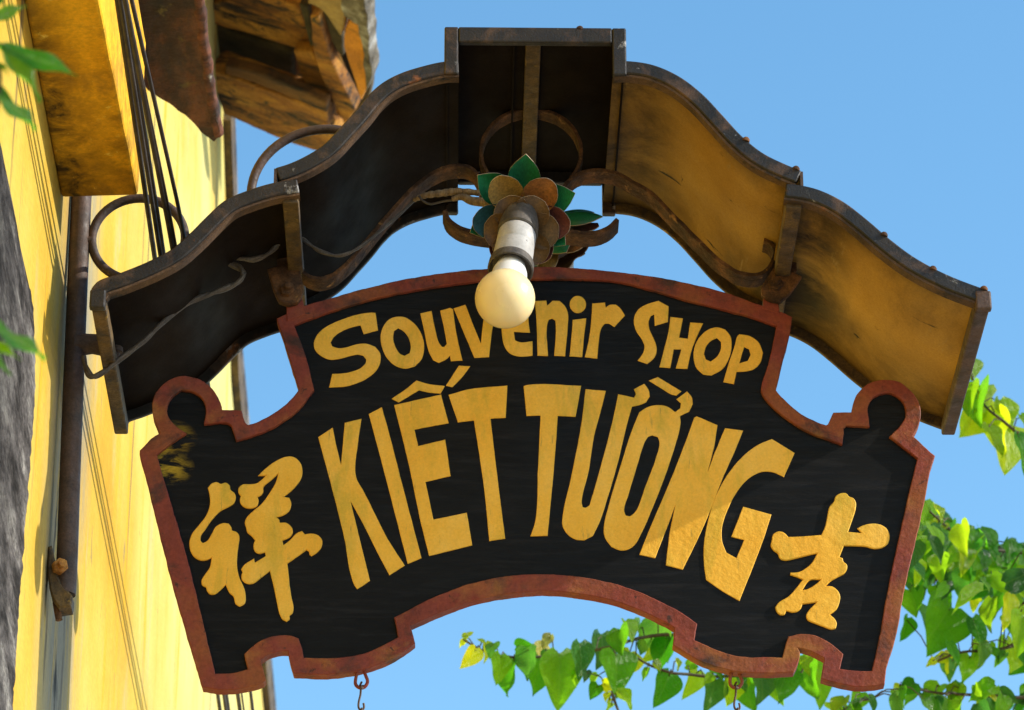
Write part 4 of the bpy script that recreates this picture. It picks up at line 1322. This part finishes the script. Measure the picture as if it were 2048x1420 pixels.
def vine(label, stems, leaves, auto, ybase, seed, group='vines behind the sign'):
    r = random.Random(seed)
    s0 = stems[0][0]
    t = root('vine', label, 'vine', PY(s0[0], s0[1], ybase), group)
    ppm = F / ((PY(1500, 1200, ybase) - CC).dot(CV))
    bm = bmesh.new()
    lines = []
    for st in stems:
        p3 = spline3([PY(a, b, ybase + 0.05 * mnoise.noise(Vector((a * 0.01, b * 0.01, seed)))) for a, b in st], 8)
        lines.append(p3)
        r0 = 0.0032 if len(st) > 3 else 0.002
        tube(bm, p3, lambda q, r0=r0: r0 * (1 - 0.5 * q), 7)

    def put(bx, by, tx, ty, kind, yj, wsc=1.0, nj=None, big=False):
        y = ybase + yj
        b3, t3 = PY(bx, by, y), PY(tx, ty, y)
        d = t3 - b3
        sz = d.length
        d = d.normalized() + Vector((0, r.uniform(-0.35, 0.25), 0))
        n = nj or Vector((r.choice((-1, 1, 1)) * r.uniform(0.25, 1.2), -1, r.uniform(-0.3, 0.8)))
        add_leaf(t, r.choice(HEART[kind]), b3, d, n, sz * (1.16 if big else 0.98), wsc)
        best = min((p for l in lines for p in l), key=lambda p: (p - b3).length)
        if (best - b3).length < 0.09:
            mid = (best + b3) / 2 + Vector((0, 0, 0.006))
            tube(bm, [best, mid, b3 + d * 0.004], 0.0010, 5)

    for (bx, by, tx, ty, kind) in leaves:
        put(bx, by, tx, ty, kind, r.uniform(-0.05, 0.05), r.uniform(1.15, 1.5), None, not auto)
    for (li, n, lo, hi, spread, yb) in auto:
        l = lines[li]
        for k in range(n):
            p = l[int((len(l) - 1) * (k + r.random()) / n)]
            q = p - CC
            px = 1024 + F * q.dot(CR) / q.dot(CV)
            py = 710 - F * q.dot(CU) / q.dot(CV)
            px += r.uniform(-spread, spread)
            py += r.uniform(-spread * 0.75, spread * 0.6)
            L_ = r.uniform(lo, hi)
            a = r.gauss(0, 0.55) + PI / 2
            kind = r.choices((0, 1, 2, 3), (6, 5, 1.0, 0.35))[0]
            put(px, py, px + L_ * math.cos(a), py + L_ * math.sin(a), kind, r.uniform(-yb, yb), r.uniform(0.9, 1.3))
    link('stem', bm, M_STEM, t, smooth_angle=60)
    return t


V = (900, 1220, 3.413)


def vl(lst):
    out = []
    for a, b, c, d, k in lst:
        (x0, y0), (x1, y1) = crop(*V, [(a, b), (c, d)])
        out.append((x0, y0, x1, y1, k))
    return out


vine('leafy vine sprig trailing across the sky below the middle of the sign',
     [crop(*V, [(2300, 380), (1900, 250), (1560, 170), (1300, 190), (1100, 250), (800, 305), (440, 322), (260, 290), (180, 255), (90, 200)]),
      crop(*V, [(2400, 430), (2050, 440), (1800, 455), (1640, 440), (1500, 425), (1350, 370), (1240, 300)]),
      crop(*V, [(1120, 440), (1110, 560), (1130, 640), (1180, 760)])],
     vl([(175, 262, 118, 395, 2), (110, 200, 60, 240, 2), (90, 190, 150, 155, 2), (230, 230, 185, 205, 2), (300, 225, 265, 310, 1), (235, 225, 270, 330, 2),
         (345, 305, 330, 480, 0), (440, 335, 388, 545, 0), (450, 250, 560, 240, 0), (535, 255, 545, 440, 1), (690, 170, 640, 250, 3), (640, 230, 580, 340, 3),
         (620, 330, 562, 545, 0), (745, 295, 762, 605, 0), (690, 290, 640, 380, 0), (885, 225, 905, 435, 1), (880, 400, 865, 510, 0), (935, 410, 935, 480, 1),
         (1030, 165, 1060, 370, 1), (1130, 300, 1150, 545, 0), (1195, 75, 1240, 190, 0), (1160, 130, 1195, 320, 0), (1300, 105, 1310, 320, 1),
         (1420, 40, 1460, 300, 1), (1480, 180, 1440, 390, 0), (1230, 285, 1180, 400, 2), (1270, 310, 1255, 450, 2), (1400, 268, 1320, 340, 2),
         (1390, 360, 1450, 400, 2), (1350, 395, 1320, 470, 0), (1500, 435, 1430, 625, 0), (1690, 415, 1625, 600, 0), (1610, 380, 1690, 390, 0),
         (1545, 330, 1560, 400, 2), (1780, 400, 1860, 450, 0), (1790, 440, 1745, 500, 0), (1810, 470, 1770, 680, 1), (1915, 420, 1895, 660, 0),
         (2010, 430, 2060, 690, 0), (1950, 440, 2010, 560, 1), (1010, 440, 955, 500, 0), (1010, 510, 960, 590, 0), (1040, 500, 1140, 540, 2),
         (1080, 560, 1050, 620, 2), (1090, 600, 1080, 640, 2), (1115, 640, 1070, 690, 0), (1140, 555, 1245, 640, 0), (2120, 420, 2140, 640, 1),
         (2200, 410, 2190, 620, 0), (2300, 400, 2240, 600, 0), (2480, 300, 2560, 600, 0), (2440, 310, 2400, 420, 2)]),
     [], 1.45, 21)
vine('leafy vine mass hanging at the right edge behind the sign corner',
     [[(2140, 1120), (2040, 1105), (1960, 1098), (1890, 1090), (1830, 1105)], [(2140, 1205), (2030, 1180), (1940, 1150), (1860, 1130), (1800, 1100)],
      [(2140, 1260), (2060, 1215), (2000, 1170), (1960, 1120), (1900, 1060), (1845, 1010)], [(2140, 1330), (2060, 1290), (1990, 1300), (1920, 1305), (1870, 1325)],
      [(2130, 1150), (2300, 1240), (2460, 1360), (2560, 1560), (2600, 1900)], [(2130, 1260), (2280, 1330), (2420, 1480), (2520, 1750)]],
     [(1850, 1000, 1845, 1065, 0), (1880, 1050, 1830, 1095, 2), (1850, 1090, 1880, 1145, 0), (1920, 1085, 1895, 1150, 1), (1870, 1170, 1905, 1215, 0),
      (1900, 1215, 1850, 1300, 0), (1860, 1215, 1895, 1300, 1), (1945, 1075, 1990, 1090, 0), (1960, 1165, 1985, 1240, 1), (2010, 1150, 2000, 1235, 1),
      (1945, 1235, 1970, 1300, 0), (1815, 1235, 1800, 1285, 0), (1820, 1180, 1840, 1240, 0), (1975, 1290, 1950, 1350, 0), (2030, 1290, 2010, 1360, 0),
      (1890, 1310, 1865, 1330, 2), (1900, 1310, 1895, 1350, 2), (1870, 1320, 1850, 1330, 2)],
     [(0, 42, 34, 78, 40, 0.25), (1, 50, 36, 80, 46, 0.25), (2, 48, 36, 80, 42, 0.25), (0, 16, 30, 60, 60, 0.2), (2, 16, 30, 60, 60, 0.2), (3, 20, 28, 62, 30, 0.14), (4, 50, 40, 80, 50, 0.2), (5, 36, 40, 80, 46, 0.2)], 1.5, 5)
vine('leafy vine branch along the bottom right corner of the view',
     [[(2140, 1392), (2040, 1395), (1950, 1390), (1870, 1385), (1800, 1370)], [(1640, 1470), (1700, 1410), (1740, 1400)]],
     [(1800, 1370, 1790, 1400, 2), (1830, 1365, 1800, 1390, 0), (1880, 1370, 1850, 1415, 0), (1920, 1365, 1910, 1410, 1), (1970, 1385, 1990, 1440, 1),
      (2010, 1390, 1990, 1440, 0), (1605, 1310, 1635, 1400, 0), (1660, 1405, 1690, 1440, 0), (1690, 1395, 1665, 1440, 2)],
     [(0, 36, 32, 68, 32, 0.12), (1, 12, 26, 52, 24, 0.1)], 1.5, 9)
vine('bright leafy vine tip below the right end of the canopy',
     [[(2140, 935), (2060, 885), (2010, 845), (1965, 805), (1940, 740)]],
     [(1945, 765, 1935, 815, 2), (1960, 770, 1930, 840, 0), (1985, 800, 1935, 868, 2), (1955, 810, 1925, 850, 2), (2000, 800, 2020, 850, 2), (1990, 820, 1980, 890, 2),
      (1975, 850, 2005, 900, 2), (2005, 860, 2022, 938, 2), (2040, 830, 2060, 860, 0), (2035, 870, 2060, 930, 0), (1942, 720, 1948, 755, 2)],
     [], 1.45, 13)


def near_branch(label, stem, leaves, y):
    t = root('leafy_branch', label, 'branch', PY(stem[0][0], stem[0][1], y), 'leafy branches close to the camera')
    r = random.Random(len(leaves))
    bm = bmesh.new()
    tube(bm, spline3([PY(a, b, y) for a, b in stem], 8), 0.0014, 7)
    link('stem', bm, M_STEM, t, smooth_angle=60)
    for k, (a, b, c, d) in enumerate(leaves):
        b3, t3 = PY(a, b, y), PY(c, d, y)
        add_leaf(t, LANCE[k % 3], b3, t3 - b3 + Vector((0, r.uniform(-0.01, 0.01), 0)), Vector((0.5, -0.8, 0.5 + r.uniform(-0.4, 0.4))), (t3 - b3).length, 1.15)


near_branch('blurred green leaves poking in at the upper left corner', [(-60, 40), (-20, 110), (0, 150), (-10, 240)],
            [(-45, 50, 52, 14), (-5, 90, 158, 152), (-12, 85, 90, 190), (-30, 165, 82, 278), (-60, 120, 20, 105), (-40, 30, 30, -20), (-30, 100, 18, 152)], -1.75)
near_branch('blurred green leaves poking in at the left edge beside the mouldy plaster', [(-90, 560), (-50, 640), (-30, 700)],
            [(-50, 630, 98, 728), (-70, 660, 45, 732), (-60, 690, 25, 738)], -1.75)
